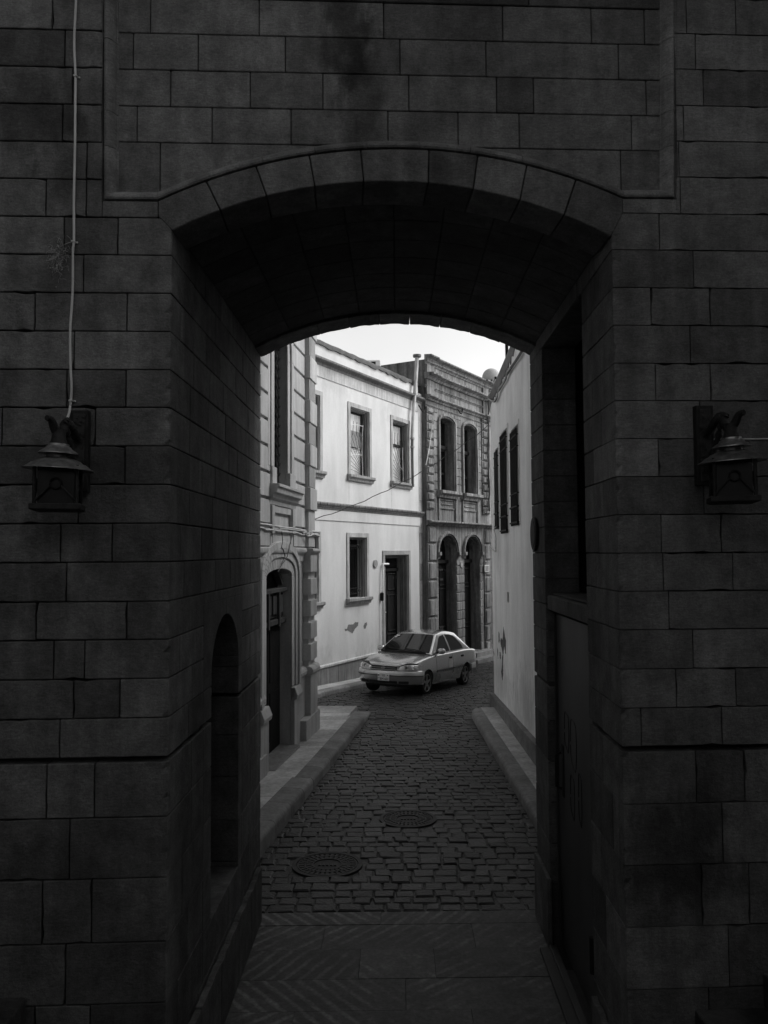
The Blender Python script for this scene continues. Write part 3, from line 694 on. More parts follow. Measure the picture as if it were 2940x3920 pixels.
kx = lambda y: 1.69 * .93 + .03 - .012 * (y - 9)
k4 = kerb_line('kerb', [(kx(7.31), 7.31), (kx(16.6), 16.6), (kx(16.9) + .08, 16.95)], lambda y: .14, .22, 1); tag(k4.build('kerb', M['kerb'], None, smooth=35), kind='structure')
# kerb and raised pavement along the plastered house
pk = [WB.P(u, 0, .72 - .035 * max(0, u)) for u in (-2.6, -.6, .5, 1.8, 3.2, 4.6)]
k5 = kerb_line('kerb', [(p.x, p.y) for p in pk], lambda y: .13, .22, -1); tag(k5.build('kerb', M['kerb'], None, smooth=35), kind='structure')
def pave(name, rows, slabs, mat='pave', kind='structure'):
    """rows: [(inner point, outer point, z)] quads between consecutive rows, split into slabs"""
    m = MB()
    for (a, b, z0), (c, d, z1) in zip(rows, rows[1:]):
        for q in range(slabs):
            f0, f1 = q / slabs, (q + 1) / slabs
            A = [V((a[0] + (b[0] - a[0]) * f, a[1] + (b[1] - a[1]) * f, z0)) for f in (f0 + .004, f1 - .004)]; B = [V((c[0] + (d[0] - c[0]) * f, c[1] + (d[1] - c[1]) * f, z1)) for f in (f0 + .004, f1 - .004)]
            for p in A: p.y += .003
            for p in B: p.y -= .003
            top = [A[0], A[1], B[1], B[0]]; m.solid([p - V((0, 0, .25)) for p in top], top, RN.uniform(.82, 1.15))
    o = m.build(name, M[mat], None, bevel=.006); tag(o, kind='structure'); return o
def lbx(y): return -1.67 + .109 * (y - 13.7)
rows = [((lbx(y) - .2, y), (lx(y) - .302, y), gz(0, y) + .237 - .02 * (y - 7.3)) for y in (7.31, 8.4, 9.4, 10.3, 11.28)]; pave('pavement', rows, 1)
rows = [((lbx(y) - .55, y), (lx(y) - .272, y), gz(0, y) + .152) for y in (11.29, 12.2, 13.3, 14.6, 15.6)]; rows.append(((lbx(16.0) + .05, 16.0), (lx(16.0) - .272, 16.0), gz(0, 16) + .152)); pave('pavement', rows, 1)
rows = [((lbx(y) - .9, y), (lbx(y) + .42, y), gz(0, y) + z) for y, z in ((15.63, .10), (16.6, .10), (17.45, .10))]; pave('pavement', rows, 1)
rows = [((kx(y) + .222, y), (2.3, y), gz(0, y) + .144) for y in (7.31, 8.6, 10, 11.4, 12.8, 14.2, 15.6, 16.95)]; pave('pavement', rows, 1)
pw = MB()
for a, b in ((-2.6, -.9), (-.89, .5), (.51, 1.8), (1.81, 3.2), (3.21, 4.6)):
    q = [WB.P(a, 0, .0), WB.P(a, 0, .5 - .035 * max(0, a)), WB.P(b, 0, .5 - .035 * max(0, b)), WB.P(b, 0, 0)]
    top = [V((p.x, p.y, gz(p.x, p.y) + .134)) for p in q]; pw.solid([p - V((0, 0, .3)) for p in top], top, RN.uniform(.85, 1.1))
tag(pw.build('pavement', M['pave'], None, bevel=.006), kind='structure')

# ================================================================== helpers for house fronts
def wall_holes(m, fr, u0, u1, z0, z1, holes, depth, tone=1.0):
    """front skin with rectangular openings and their reveals. holes: (ua,ub,za,zb,depth or None)"""
    us = sorted({u0, u1, *[h[0] for h in holes], *[h[1] for h in holes]}); zs = sorted({z0, z1, *[h[2] for h in holes], *[h[3] for h in holes]})
    us = [u for u in us if u0 <= u <= u1]; zs = [z for z in zs if z0 <= z <= z1]
    for a, b in zip(us, us[1:]):
        for c, d in zip(zs, zs[1:]):
            um, zm = (a + b) / 2, (c + d) / 2
            if any(h[0] < um < h[1] and h[2] < zm < h[3] for h in holes): continue
            m.poly([fr.P(a, c), fr.P(b, c), fr.P(b, d), fr.P(a, d)], tone)
    for h in holes:
        a, b, c, d = h[:4]; dd = -(h[4] if len(h) > 4 else depth)
        m.poly([fr.P(a, c), fr.P(a, d), fr.P(a, d, dd), fr.P(a, c, dd)], tone); m.poly([fr.P(b, c), fr.P(b, d), fr.P(b, d, dd), fr.P(b, c, dd)], tone)
        m.poly([fr.P(a, d), fr.P(b, d), fr.P(b, d, dd), fr.P(a, d, dd)], tone); m.poly([fr.P(a, c), fr.P(b, c), fr.P(b, c, dd), fr.P(a, c, dd)], tone)
def arch_fill(m, fr, ua, ub, zs, zt, o0, o1, tone=1.0, pw=1.0, n=16):
    """fills the corners of a rectangular opening over an arch that springs at zs and crowns at zt"""
    c, h = (ua + ub) / 2, (ub - ua) / 2
    pts = [(c - h * math.cos(q / n * math.pi), zs + (zt - zs) * math.sin(q / n * math.pi) ** pw) for q in range(n + 1)]
    k = n // 2
    m.prism(fr, pts[:k + 1] + [(c, zt + .001), (ua, zt + .001)][1:] if False else pts[:k + 1] + [(ua, zt + .0005)], o0, o1, tone)
    m.prism(fr, pts[k:] + [(ub, zt + .0005)], o0, o1, tone)
def arch_band(m, fr, ua, ub, zs, zt, w, o0, o1, tone=1.0, n=18, zb=None, pw=1.0):
    """moulded band round an arched opening, with legs down to zb"""
    c, h = (ua + ub) / 2, (ub - ua) / 2
    ins = [(c - h * math.cos(q / n * math.pi), zs + (zt - zs) * math.sin(q / n * math.pi) ** pw) for q in range(n + 1)]
    out = [(c - (h + w) * math.cos(q / n * math.pi), zs + (zt + w - zs) * math.sin(q / n * math.pi) ** pw) for q in range(n + 1)]
    if zb is not None:
        ins = [(ua, zb)] + ins + [(ub, zb)]; out = [(ua - w, zb)] + out + [(ub + w, zb)]
    for (i0, i1, a0, a1) in zip(ins, ins[1:], out, out[1:]): m.prism(fr, [i0, i1, a1, a0], o0, o1, tone)
def frame_rect(m, fr, ua, ub, za, zb, w, o0, o1, tone=1.0, bottom=False):
    m.fbox(fr, ua - w, ua, za, zb + w, o0, o1, tone); m.fbox(fr, ub, ub + w, za, zb + w, o0, o1, tone); m.fbox(fr, ua, ub, zb, zb + w, o0, o1, tone)
    if bottom: m.fbox(fr, ua, ub, za - w, za, o0, o1, tone)
def body(m, fr, u0, u1, z0, z1, depth, tone=1.0):
    """sides, back and roof of a house behind its front skin"""
    m.poly([fr.P(u0, z0), fr.P(u0, z1), fr.P(u0, z1, -depth), fr.P(u0, z0, -depth)], tone); m.poly([fr.P(u1, z0), fr.P(u1, z1), fr.P(u1, z1, -depth), fr.P(u1, z0, -depth)], tone)
    m.poly([fr.P(u0, z1), fr.P(u1, z1), fr.P(u1, z1, -depth), fr.P(u0, z1, -depth)], tone); m.poly([fr.P(u0, z0, -depth), fr.P(u1, z0, -depth), fr.P(u1, z1, -depth), fr.P(u0, z1, -depth)], tone)
def sillprof(z, o, h): return [(0, z - h), (o * .45, z - h), (o * .55, z - h * .62), (o * .8, z - h * .5), (o, z - h * .4), (o, z), (0, z + .008)]

# ================================================================== LIMESTONE HOUSE ON THE LEFT
a1 = lambda x, y: (960 + x / 5.53, 1280 + y / 5.53); a2 = lambda x, y: (960 + x / 5.53, 1680 + y / 5.53); a3 = lambda x, y: (960 + x / 5.53, 2080 + y / 5.53); a4 = lambda x, y: (960 + x / 3.687, 2480 + y / 3.687)
lb = thing('limestone_house', (-2.2, 13.4, 0), 'pale limestone house with channelled courses, fluted pilaster and an arched dark doorway', 'house')
L = LB.uv
ue = L(1215, 2000, .15)[0]; us0 = L(1001, 2000)[0] - 3.6
wu0, wu1 = L(*a1(440, 1500))[0], L(*a1(728, 1500))[0]      # window opening
wsp = L(*a1(728, 560))[1]; wz0 = L(*a2(620, 1035))[1]; wtop = wsp + .55
du0, du1 = L(*a3(290, 1200))[0], L(*a3(838, 1200))[0]; dsp = L(*a3(838, 690))[1]; dtp = L(*a3(600, 540))[1]
dz0 = -.02
ZT = 8.2
m = MB(); wall_holes(m, LB, us0, ue, -.4, ZT, [(wu0, wu1, wz0, wtop, .19), (du0, du1, dz0, dtp, .22)], .3); body(m, LB, us0, ue, -.4, ZT, 6)
arch_fill(m, LB, wu0, wu1, wsp, wtop, -.19, -.001, 1, .8); arch_fill(m, LB, du0, du1, dsp, dtp, -.22, -.001, 1, .8)
m.build('wall', M['lime'], lb)
# channelled ashlar of the upper storey, each course standing out from the wall
zg = L(*a1(850, 690))[1]; sp = .381; pu = L(*a1(1190, 1500))[0]; strz = L(*a3(700, 90))[1]
w0, w1 = L(*a1(345, 1500))[0], L(*a1(850, 1500))[0]
m = MB(); zc = zg - sp * 8
for k in range(18):
    z0, z1 = zg + sp * (k - 8) + .022, zg + sp * (k - 7) - .022
    if z0 < strz + .35: z0 = max(z0, strz + .02)
    if z1 < z0 + .1 or z1 > ZT: continue
    cut = z1 > wz0 - .75 and z0 < wtop + .25
    m.fbox(LB, us0, w0 if cut else pu, z0, z1, .002, .05, RN.uniform(.93, 1.05))
    if cut: m.fbox(LB, w1, pu, z0, z1, .002, .05, RN.uniform(.93, 1.05))
m.build('ashlar_courses', M['lime'], lb, bevel=.006)
# window: stepped frame, sill, apron, grille, glass
m = MB()
for w_, o0, o1 in ((.075, .002, .018), (.03, .018, .035)): pass
tw = w1 - wu1
arch_band(m, LB, wu0, wu1, wsp, wtop, tw * .38, .002, .045, 1.0, zb=wz0 + .26, pw=.8); arch_band(m, LB, wu0 - tw * .4, wu1 + tw * .4, wsp, wtop + tw * .4, tw * .3, .002, .075, 1.05, zb=wz0 + .26, pw=.8); arch_band(m, LB, wu0 - tw * .72, wu1 + tw * .72, wsp, wtop + tw * .72, tw * .27, .002, .055, 1.0, zb=wz0 + .26, pw=.8)
m.fbox(LB, w0, wu0, wz0, wz0 + .258, .002, .085); m.fbox(LB, wu1, w1, wz0, wz0 + .258, .002, .085)
win = m.build('window', M['lime'], lb, bevel=.005)
s0, s1 = L(*a2(335, 1100))[0] - .02, L(*a2(880, 1100))[0] + .05
m = MB(); m.ledge(LB, s0, s1, [(0, wz0 - .30), (.05, wz0 - .30), (.06, wz0 - .24), (.10, wz0 - .20), (.11, wz0 - .15), (.16, wz0 - .13), (.175, wz0 - .05), (.20, wz0 - .045), (.20, wz0), (0, wz0 + .005)]); m.build('sill', M['lime'], win, bevel=.004)
m = MB(); zz = wz0 - .31
m.fbox(LB, s0 + .08, s0 + .22, zz - .42, zz, .002, .075); m.fbox(LB, s1 - .3, s1 - .14, zz - .40, zz, .002, .075); m.fbox(LB, s0 + .22, s1 - .3, zz - .10, zz, .002, .04, .95)
m.fbox(LB, s0 + .1, s0 + .2, zz - .62, zz - .42, .002, .04); m.fbox(LB, s1 - .28, s1 - .17, zz - .6, zz - .40, .002, .04); m.prism(LB, [(s0 + .24, zz - .66), (s1 - .33, zz - .66), (s1 - .33, zz - .46), (s1 - .45, zz - .36), (s0 + .36, zz - .36), (s0 + .24, zz - .46)], .002, .035, .96)
m.build('apron', M['lime'], win, bevel=.006)
m = MB(); m.fbox(LB, wu0, wu1, wz0, wtop, -.20, -.165, .5); m.build('glass', M['glass'], win)
m = MB(); rg = random.Random(2); ww = wu1 - wu0
for k in range(5): m.tube([LB.P(wu0 + ww * (k + .5) / 5, wz0, -.09), LB.P(wu0 + ww * (k + .5) / 5, wtop - .06, -.09)], .009, 5)
zz = wz0 + .04
while zz < wtop - .15:
    for k in range(5):
        uu = wu0 + ww * (k + .5) / 5; sgn = 1 if k % 2 else -1; rr_ = .075
        m.tube([LB.P(uu + sgn * (rr_ * math.sin(q / 7 * 4.4)) * .9, zz + .09 + rr_ * math.cos(q / 7 * 4.4), -.08) for q in range(8)], .008, 4, caps=False)
    zz += .155
m.build('grille', M['iron'], win)
# pilaster
q0, q1 = L(1188.8, 1700, .15)[0], ue
m = MB(); zb_ = L(*a2(1330, 1545))[1]
zs = [L(*a1(1262, y))[1] for y in (-240, 205, 640, 1095, 1530, 1980)] + [L(*a2(1262, y))[1] for y in (210, 645, 1090, 1540)]
zs = [zs[0] + .75, zs[0] + .37] + zs
for k, (za, zb) in enumerate(zip(zs, zs[1:])):
    if k % 2 == 0: m.fbox(LB, q0, q1, zb, za, .002, .15, RN.uniform(.95, 1.05))
    else:
        m.fbox(LB, q0 + .012, q1, zb, za, .002, .10, .95); nf = 6
        for q in range(nf):
            a = q0 + .02 + (q1 - q0 - .04) * q / nf; m.fbox(LB, a, a + (q1 - q0) / nf * .55, zb + .012, za - .012, .100, .132)
m.fbox(LB, q0 + .03, q1 - .02, strz + .02, zs[-1] - .004, .002, .11)
# rusticated lower part
bz = [(600, 225), (1060, 725), (1500, 1170), (1960, 1620), (2400, 2060)]
for yb, yt in bz: m.fbox(LB, q0 + .01, q1 - .05, L(*a3(1245, yb))[1], L(*a3(1245, yt))[1], .002, .15, RN.uniform(.94, 1.06))
m.fbox(LB, q0 + .04, q1 - .03, .4, L(*a3(1245, 230))[1], .002, .10, .95)
m.build('pilaster', M['lime'], lb, bevel=.01, seg=2)
# string course, plinth
m = MB(); z = strz; m.ledge(LB, us0, ue + .03, [(0, z - .23), (.02, z - .23), (.03, z - .12), (.06, z - .10), (.085, z - .06), (.08, z - .01), (.06, z + .0), (0, z + .01)]); m.ledge(LB, q0, ue + .05, [(.05, z - .225), (.13, z - .22), (.14, z - .12), (.18, z - .09), (.20, z - .05), (.19, z - .012), (.05, z - .001)]); m.build('string_course', M['lime'], lb, smooth=40)
zt_ = L(*a4(800, 215))[1]; dlo, dro = L(*a3(210, 1200))[0], L(*a3(965, 1500))[0]
for a, b in ((us0, dlo - .01), (dro, q0), (q0, ue + .02)):
    e = .10 if a == q0 else 0; m = MB()
    m.ledge(LB, a, b, [(0, zt_ - .16), (.06 + e, zt_ - .155), (.085 + e, zt_ - .12), (.09 + e, zt_ - .07), (.065 + e, zt_ - .02), (.02 + e * .7, zt_), (0, zt_ + .004)], 1.05)
    m.fbox(LB, a, b, .36, zt_ - .16, .002, .045 + e, RN.uniform(.95, 1.03))
    if a == us0: m.fbox(LB, us0, dlo - .0, -.35, .359, .002, .1, .95)
    if a == q0: m.fbox(LB, dro - .0, ue + .1, -.35, .359, .002, .17, .95)
    m.build('plinth', M['lime'], lb, bevel=.008, seg=2)
# doorway
m = MB(); tw = dro - du1
arch_band(m, LB, du0, du1, dsp, dtp, tw * .4, .002, .03, .95, zb=1.0, pw=.8); arch_band(m, LB, du0 - tw * .42, du1 + tw * .42, dsp, dtp + tw * .42, tw * .3, .002, .055, 1.02, zb=1.0, pw=.8); arch_band(m, LB, du0 - tw * .74, du1 + tw * .74, dsp, dtp + tw * .74, tw * .26, .002, .085, 1.06, zb=1.0, pw=.8)
for a, b in ((du0 - tw, du0), (du1, du1 + tw * .95)): m.fbox(LB, a, b, .0, .985, .002, .07); m.ledge(LB, a, b, [(.07, .78), (.11, .80), (.12, .86), (.075, .98), (.0, .985), (.0, .78)])
dw = m.build('doorway', M['lime'], lb, bevel=.006)
m = MB(); dz = .08; D0 = -.19
m.fbox(LB, du0, du1, dz, dtp, -.26, D0 - .02, .8)
cu = (du0 + du1) / 2
for a, b in ((du0 + .02, cu - .015), (cu + .015, du1 - .02)):
    m.fbox(LB, a, b, dz, 2.3, D0 - .02, D0 + .02); m.fbox(LB, a + .1, b - .1, .25, 1.0, D0 + .02, D0 + .035); m.fbox(LB, a + .1, b - .1, 1.15, 2.1, D0 + .02, D0 + .035)
dl = m.build('door_leaves', M['wood'], dw, bevel=.006)
m = MB(); tz = dsp - .12
m.fbox(LB, du0, du1, tz - .52, tz - .12, D0, D0 + .07, 2.2); m.fbox(LB, du0 + .12, cu - .05, tz - .46, tz - .17, D0 + .07, D0 + .10, 3.2); m.fbox(LB, cu + .05, du1 - .12, tz - .46, tz - .17, D0 + .07, D0 + .10, 3.2)
m.fbox(LB, du0, du1, tz - .12, tz - .06, D0, D0 + .14, 3.4); m.fbox(LB, du0, du1, tz - .62, tz - .54, D0, D0 + .12, 3.0)
for s in (1, -1): m.prism(LB, [(cu + s * .62, tz - .02), (cu + s * .70, tz + .03), (cu, tz + .62), (cu, tz + .52)], D0, D0 + .1, 3.2)
m.fbox(LB, cu + .28, cu + .36, tz - .66, tz - .1, D0 + .1, D0 + .14, 3.2); m.fbox(LB, cu - .36, cu - .28, tz - .66, tz - .1, D0 + .1, D0 + .14, 3.2)
m.build('transom', M['wood'], dw, bevel=.006)
m = MB(); m.plan([(LB.P(du0 - .05, 0, -.5).x, LB.P(du0 - .05, 0, -.5).y), (LB.P(du1 + .05, 0, -.5).x, LB.P(du1 + .05, 0, -.5).y), (LB.P(du1 - .0, 0, .16).x, LB.P(du1, 0, .16).y), (LB.P(du0, 0, .16).x, LB.P(du0, 0, .16).y)], -.3, .075); m.build('doorstep', M['kerb'], dw, bevel=.01)
# cables along the limestone wall
cb = thing('cable_bundle', LB.P(L(1100, 2040)[0], L(1100, 2040)[1], .08), 'sagging bundle of pale cables along the limestone wall above the doorway', 'cables')
def wallwire(m, fr, pts, r, o, n=5, conv=None, tone=1.0):
    P3 = []
    for p in pts:
        oo = p[2] if len(p) > 2 else o; q = conv(p[0], p[1]) if conv else (p[0], p[1]); u_, z_ = fr.uv(*q, oo); P3.append(fr.P(u_, z_, oo))
    m.tube(smoothpath(P3, 5), r, n, tone)
m = MB()
wallwire(m, LB, [(-400, 1740), (210, 1805), (430, 1835), (740, 1885), (900, 1900), (1190, 1950), (1300, 1965, .12), (1420, 1975, .14)], .02, .06, conv=a2)
wallwire(m, LB, [(-400, 1800), (215, 1885), (300, 1925), (420, 1930), (600, 1960), (720, 1975), (880, 1985), (960, 1990), (1060, 2030), (1190, 2040), (1300, 2020, .13), (1440, 2060, .15)], .02, .06, conv=a2)
wallwire(m, LB, [(600, 1890), (660, 1900), (900, 1930), (1100, 1955), (1180, 1960), (1300, 1990, .13), (1380, 2060, .14), (1450, 2030, .14), (1440, 1975, .14)], .012, .07, conv=a2)
wallwire(m, LB, [(1100, 2000), (1150, 1980), (1220, 2000, .13), (1160, 2040, .1), (1240, 2060, .13), (1330, 2010, .14)], .015, .08, conv=a2)
m.build('main_run', M['cable'], cb, smooth=60)
m = MB()
wallwire(m, LB, [(880, 1985 - 2212), (860, 2100 - 2212), (820, 60), (790, 220), (740, 340), (660, 440), (600, 560), (570, 610)], .007, .10, conv=a3)
wallwire(m, LB, [(655, 1960 - 2212), (675, -60), (655, 80), (690, 130), (705, 200), (720, 270), (700, 330), (640, 440)], .006, .09, conv=a3)
m.build('drop_wire', M['cabledark'], cb, smooth=60)
# ================================================================== WHITE PLASTERED HOUSE
b1 = lambda x, y: (1200 + x / 3.687, 1280 + y / 3.687); b2 = lambda x, y: (1200 + x / 3.687, 1880 + y / 3.687)
W = WB.uv
wb = thing('plastered_house', (-1.0, 22.5, -.3), 'white plastered two-storey house with stone window frames behind the car', 'house')
def z2(f, p, q): return (f(*p)[1] + f(*q)[1]) / 2
U0, U1 = -3.4, W(*b1(1480, 1500))[0]; UE = W(*b1(1582, 1500))[0]
ztop = z2(W, b1(60, 95), b1(1395, 645)); zfl = z2(W, b1(65, 170), b1(1390, 692)); zc1 = z2(W, b1(50, 338), b1(1390, 855)); zc0 = z2(W, b1(50, 440), b1(1390, 925)); zfr = z2(W, b1(60, 607), b1(1380, 1050))
zl1 = z2(W, b2(60, 162), b2(1480, 282)); zl0 = z2(W, b2(60, 258), b2(1480, 365)); zst = z2(W, b2(60, 408), b2(1480, 488))
def rect(conv, xl, xr, ytl, ytr, ybl, ybr):
    return (W(*conv(xl, 1000))[0], W(*conv(xr, 1000))[0], z2(W, conv(xl, ybl), conv(xr, ybr)), z2(W, conv(xl, ytl), conv(xr, ytr)))
wA = rect(b1, 512, 780, 1020, 1100, 1975, 2030); wB = rect(b1, 1108, 1330, 1200, 1268, 2075, 2112)
off = wB[0] - wA[0]; wZ = (W(*b1(82, 900))[0] - (wA[1] - wA[0]), W(*b1(82, 900))[0], W(*b1(82, 1935))[1], W(*b1(82, 868))[1])
wL = rect(b2, 498, 745, 648, 660, 1512, 1503); wLz = (W(*b2(0, 1300))[0] - .55, W(*b2(62, 1300))[0], wL[2], wL[3])
dW = rect(b2, 1000, 1335, 903, 897, 2212, 2212); dW = (dW[0], dW[1], gz(0, WB.P(dW[0], 0).y) + .13, dW[3])
m = MB(); holes = [(*w_, .32) for w_ in (wA, wB, wZ)] + [(*wL, .32), (*wLz, .32), (*dW, .45)]
wall_holes(m, WB, U0, U1, -1.2, ztop - .02, holes, .3); body(m, WB, U0, UE, -1.2, ztop - .02, 8)
# plaster layer above the string course line stands slightly proud
m.fbox(WB, U0, U1 + .02, zst, zl0, .0015, .022); 
wbW = m.build('wall', M['plaster'], wb)
m = MB(); m.fbox(WB, U0, U1 - .05, zfr, zc0, .0015, .02, 1.25); m.build('frieze', M['trim'], wb)
m = MB()
n = 40; top = []; 
m.ledge(WB, U0, UE - .05, [(0, zc0), (.03, zc0), (.04, zc0 + .06), (.09, zc0 + .10), (.10, (zc0 + zc1) / 2), (.15, (zc0 + zc1) / 2 + .02), (.17, zc1 - .05), (.17, zc1), (0, zc1 + .02)], .95); m.build('cornice', M['trimdark'], wb, smooth=25)
m = MB(); rings = []
for k in range(61):
    u = U0 + (U1 - .12 - U0) * k / 60; low = zfl + RN.uniform(-.03, .03); tp = ztop + RN.uniform(-.012, .012)
    rings.append([WB.P(u, low, .004), WB.P(u, low, .05), WB.P(u, low + .1, .055), WB.P(u, tp, .04), WB.P(u, tp + .01, -.35), WB.P(u, low, -.35)])
m.sweep(rings, 1, closed=True); m.build('roof_felt', M['felt'], wb, smooth=50)
m = MB(); m.ledge(WB, U0, UE + .07, [(0, zl0), (.03, zl0), (.05, zl0 + .05), (.07, zl0 + .07), (.075, zl0 + .10), (.10, zl0 + .11), (.115, zl1 - .03), (.10, zl1), (0, zl1 + .015)], 1.0)
for k in range(30):
    u = U0 + (UE - U0) * k / 30; m.fbox(WB, u, u + .012, zl0 + .11, zl1 - .01, .10, .1165, .4)
m.build('string_course', M['trimdark'], wb)
# shallow joints in the plaster under the upper windows
for w_ in (wA, wB): m = MB(); m.fbox(WB, w_[0] - .07, w_[0] - .045, zl1 + .02, w_[2] - .16, .001, .003, 1.5); m.build('plaster_joint', M['trim'], wb)
# grey stone corner strip
m = MB(); z = -1.2; 
while z < ztop - .4:
    h = RN.uniform(.35, .7); t = 1.35 if z > 3.6 else RN.uniform(.5, .8); m.fbox(WB, U1, UE, z + .003, min(z + h, ztop - .3) - .003, -.05, .012, t); z += h
m.build('corner_strip', M['trim'], wb, bevel=.006)
def win_surround(w_, pr, sill=True, name='window'):
    m = MB(); f = .125
    frame_rect(m, WB, w_[0], w_[1], w_[2], w_[3], f, .002, .028, 1.08)
    frame_rect(m, WB, w_[0] + .03, w_[1] - .03, w_[2], w_[3] - .03, .028, -.07, -.03, .75); frame_rect(m, WB, w_[0] + .06, w_[1] - .06, w_[2], w_[3] - .06, .028, -.14, -.075, .6)
    o = m.build(name, M['trim'], pr, bevel=.005)
    m = MB(); m.ledge(WB, w_[0] - .17, w_[1] + .17, sillprof(w_[2] + .005, .13, .17), .8); m.build('sill', M['trim'], o, bevel=.004)
    return o
def fan_grille(o, w_, hub, arcs, flip=1):
    a, b, c, d = w_; OO = -.08; m = MB(); hu = b - .10 if hub else (a + b) / 2 + .2
    for k in range(12):
        an = math.pi / 2 + (k / 11) * 1.45 - .02; l = 1.3 if k < 7 else 1.05
        e = V((hu + l * math.cos(an), c + .06 + l * math.sin(an), 0)); s_ = min(1, (hu - a - .03) / max(1e-3, (hu - e.x)) if e.x < a + .03 else 1)
        m.tube([WB.P(hu - .01, c + .06, OO), WB.P(hu + (e.x - hu) * s_, c + .06 + (e.y - c - .06) * s_, OO)], .005, 4)
    for k in range(5): 
        u = a + .1 + k * (b - a - .3) / 4; m.tube(smoothpath([WB.P(u, d - .75, OO), WB.P(u + .02, d - .55, OO), WB.P(u + .05, d - .35, OO)], 4), .007, 4)
    m.build('grille', M['iron'], o)
    m = MB()
    for pts in arcs: m.tube(smoothpath([WB.P(a + (b - a) * x, c + (d - c) * y, OO + .012) for x, y in pts], 5), .011, 5)
    m.build('grille_arc', M['ironwhite'], o)
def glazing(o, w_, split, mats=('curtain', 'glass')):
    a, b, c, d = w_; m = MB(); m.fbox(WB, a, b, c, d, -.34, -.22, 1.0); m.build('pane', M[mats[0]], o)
    m = MB(); zz = c + (d - c) * split; frame_rect(m, WB, a + .11, b - .11, c + .05, d - .11, .045, -.22, -.18, 2.2); m.fbox(WB, a + .11, b - .11, zz - .04, zz + .04, -.22, -.175, 2.2)
    m.build('casement', M['wood'], o, bevel=.004)
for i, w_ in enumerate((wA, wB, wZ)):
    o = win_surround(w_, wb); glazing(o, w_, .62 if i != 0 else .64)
    if i == 0: fan_grille(o, w_, True, [[(0, .725), (.25, .755), (.5, .77), (.78, .772)], [(.0, .27), (.3, .31), (.5, .325), (.7, .33)], [(.77, .0), (.755, .2), (.73, .38), (.745, .6), (.79, .79)]])
    elif i == 1: fan_grille(o, w_, True, [[(0, .37), (.3, .355), (.55, .29), (.8, .21)], [(.80, .0), (.79, .2), (.77, .4), (.77, .6)]]); 
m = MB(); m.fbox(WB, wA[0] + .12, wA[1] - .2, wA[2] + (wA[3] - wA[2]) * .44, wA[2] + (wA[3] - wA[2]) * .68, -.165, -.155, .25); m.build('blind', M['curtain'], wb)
def bar_grille(o, fr, a, b, c, d, OO, n, r=.008, scroll=True, mat='iron'):
    m = MB()
    for k in range(n): u = a + (b - a) * (k + .5) / n; m.tube([fr.P(u, c + .02, OO), fr.P(u, d - .02, OO)], r, 5)
    for zz in (c + .10, c + (d - c) * .16, d - (d - c) * .12, d - .16): m.tube([fr.P(a, zz, OO), fr.P(b, zz, OO)], r * 1.1, 5)
    if scroll:
        for z0 in (c + .13, d - .27):
            for k in range(n):
                u = a + (b - a) * (k + .5) / n; s = 1 if k % 2 else -1; m.tube([fr.P(u + s * .05 * math.sin(q / 8 * 5), z0 + .05 + .055 * math.cos(q / 8 * 5), OO + .006) for q in range(9)], r * .8, 4, caps=False)
    return m.build('grille', M[mat], o)
for w_ in (wL, wLz):
    o = win_surround(w_, wb); m = MB(); m.fbox(WB, w_[0], w_[1], w_[2], w_[3], -.34, -.30, .3); m.build('pane', M['glass'], o); bar_grille(o, WB, w_[0] + .02, w_[1] - .1, w_[2] + .01, w_[3] - .05, -.13, 7, scroll=True)
# door
m = MB(); frame_rect(m, WB, dW[0], dW[1], dW[2], dW[3], .13, .002, .03, .95); frame_rect(m, WB, dW[0] + .04, dW[1] - .04, dW[2], dW[3] - .04, .038, -.12, -.03, .6); frame_rect(m, WB, dW[0] + .1, dW[1] - .1, dW[2], dW[3] - .1, .058, -.25, -.125, .5)
do = m.build('doorway', M['trim'], wb, bevel=.005)
m = MB(); DB = -.36; a, b = dW[0] + .04, dW[1] - .1; c = dW[2]; ztr = W(*b2(1130, 1115), )[1]; mid = (a + b) / 2
m.fbox(WB, dW[0], dW[1], c, dW[3], -.5, DB - .03, .8); m.fbox(WB, a, b, ztr - .05, ztr + .05, DB - .03, DB + .06, 1.3); m.fbox(WB, a + .05, b - .05, ztr + .08, dW[3] - .12, DB - .03, DB + .01, 1.3)
for s0, s1 in ((a, mid - .012), (mid + .012, b)):
    m.fbox(WB, s0, s1, c + .02, ztr - .06, DB - .03, DB + .0, 1.1)
    H = ztr - c
    for za, zb in ((.04, .22), (.27, .34), (.38, .74), (.80, .96)): frame_rect(m, WB, s0 + .12, s1 - .12, c + H * za, c + H * zb - .02, .03, DB, DB + .025, 1.7, True)
dl = m.build('door_leaves', M['wood'], do, bevel=.005)
m = MB(); hp = W(*b2(1130, 1715)); m.tube([WB.P(hp[0] - .05, hp[1], DB + .06), WB.P(hp[0] + .09, hp[1], DB + .06)], .013, 6); m.tube([WB.P(hp[0] - .05, hp[1], DB), WB.P(hp[0] - .05, hp[1], DB + .06)], .012, 6); m.build('door_handle', M['white'], do)
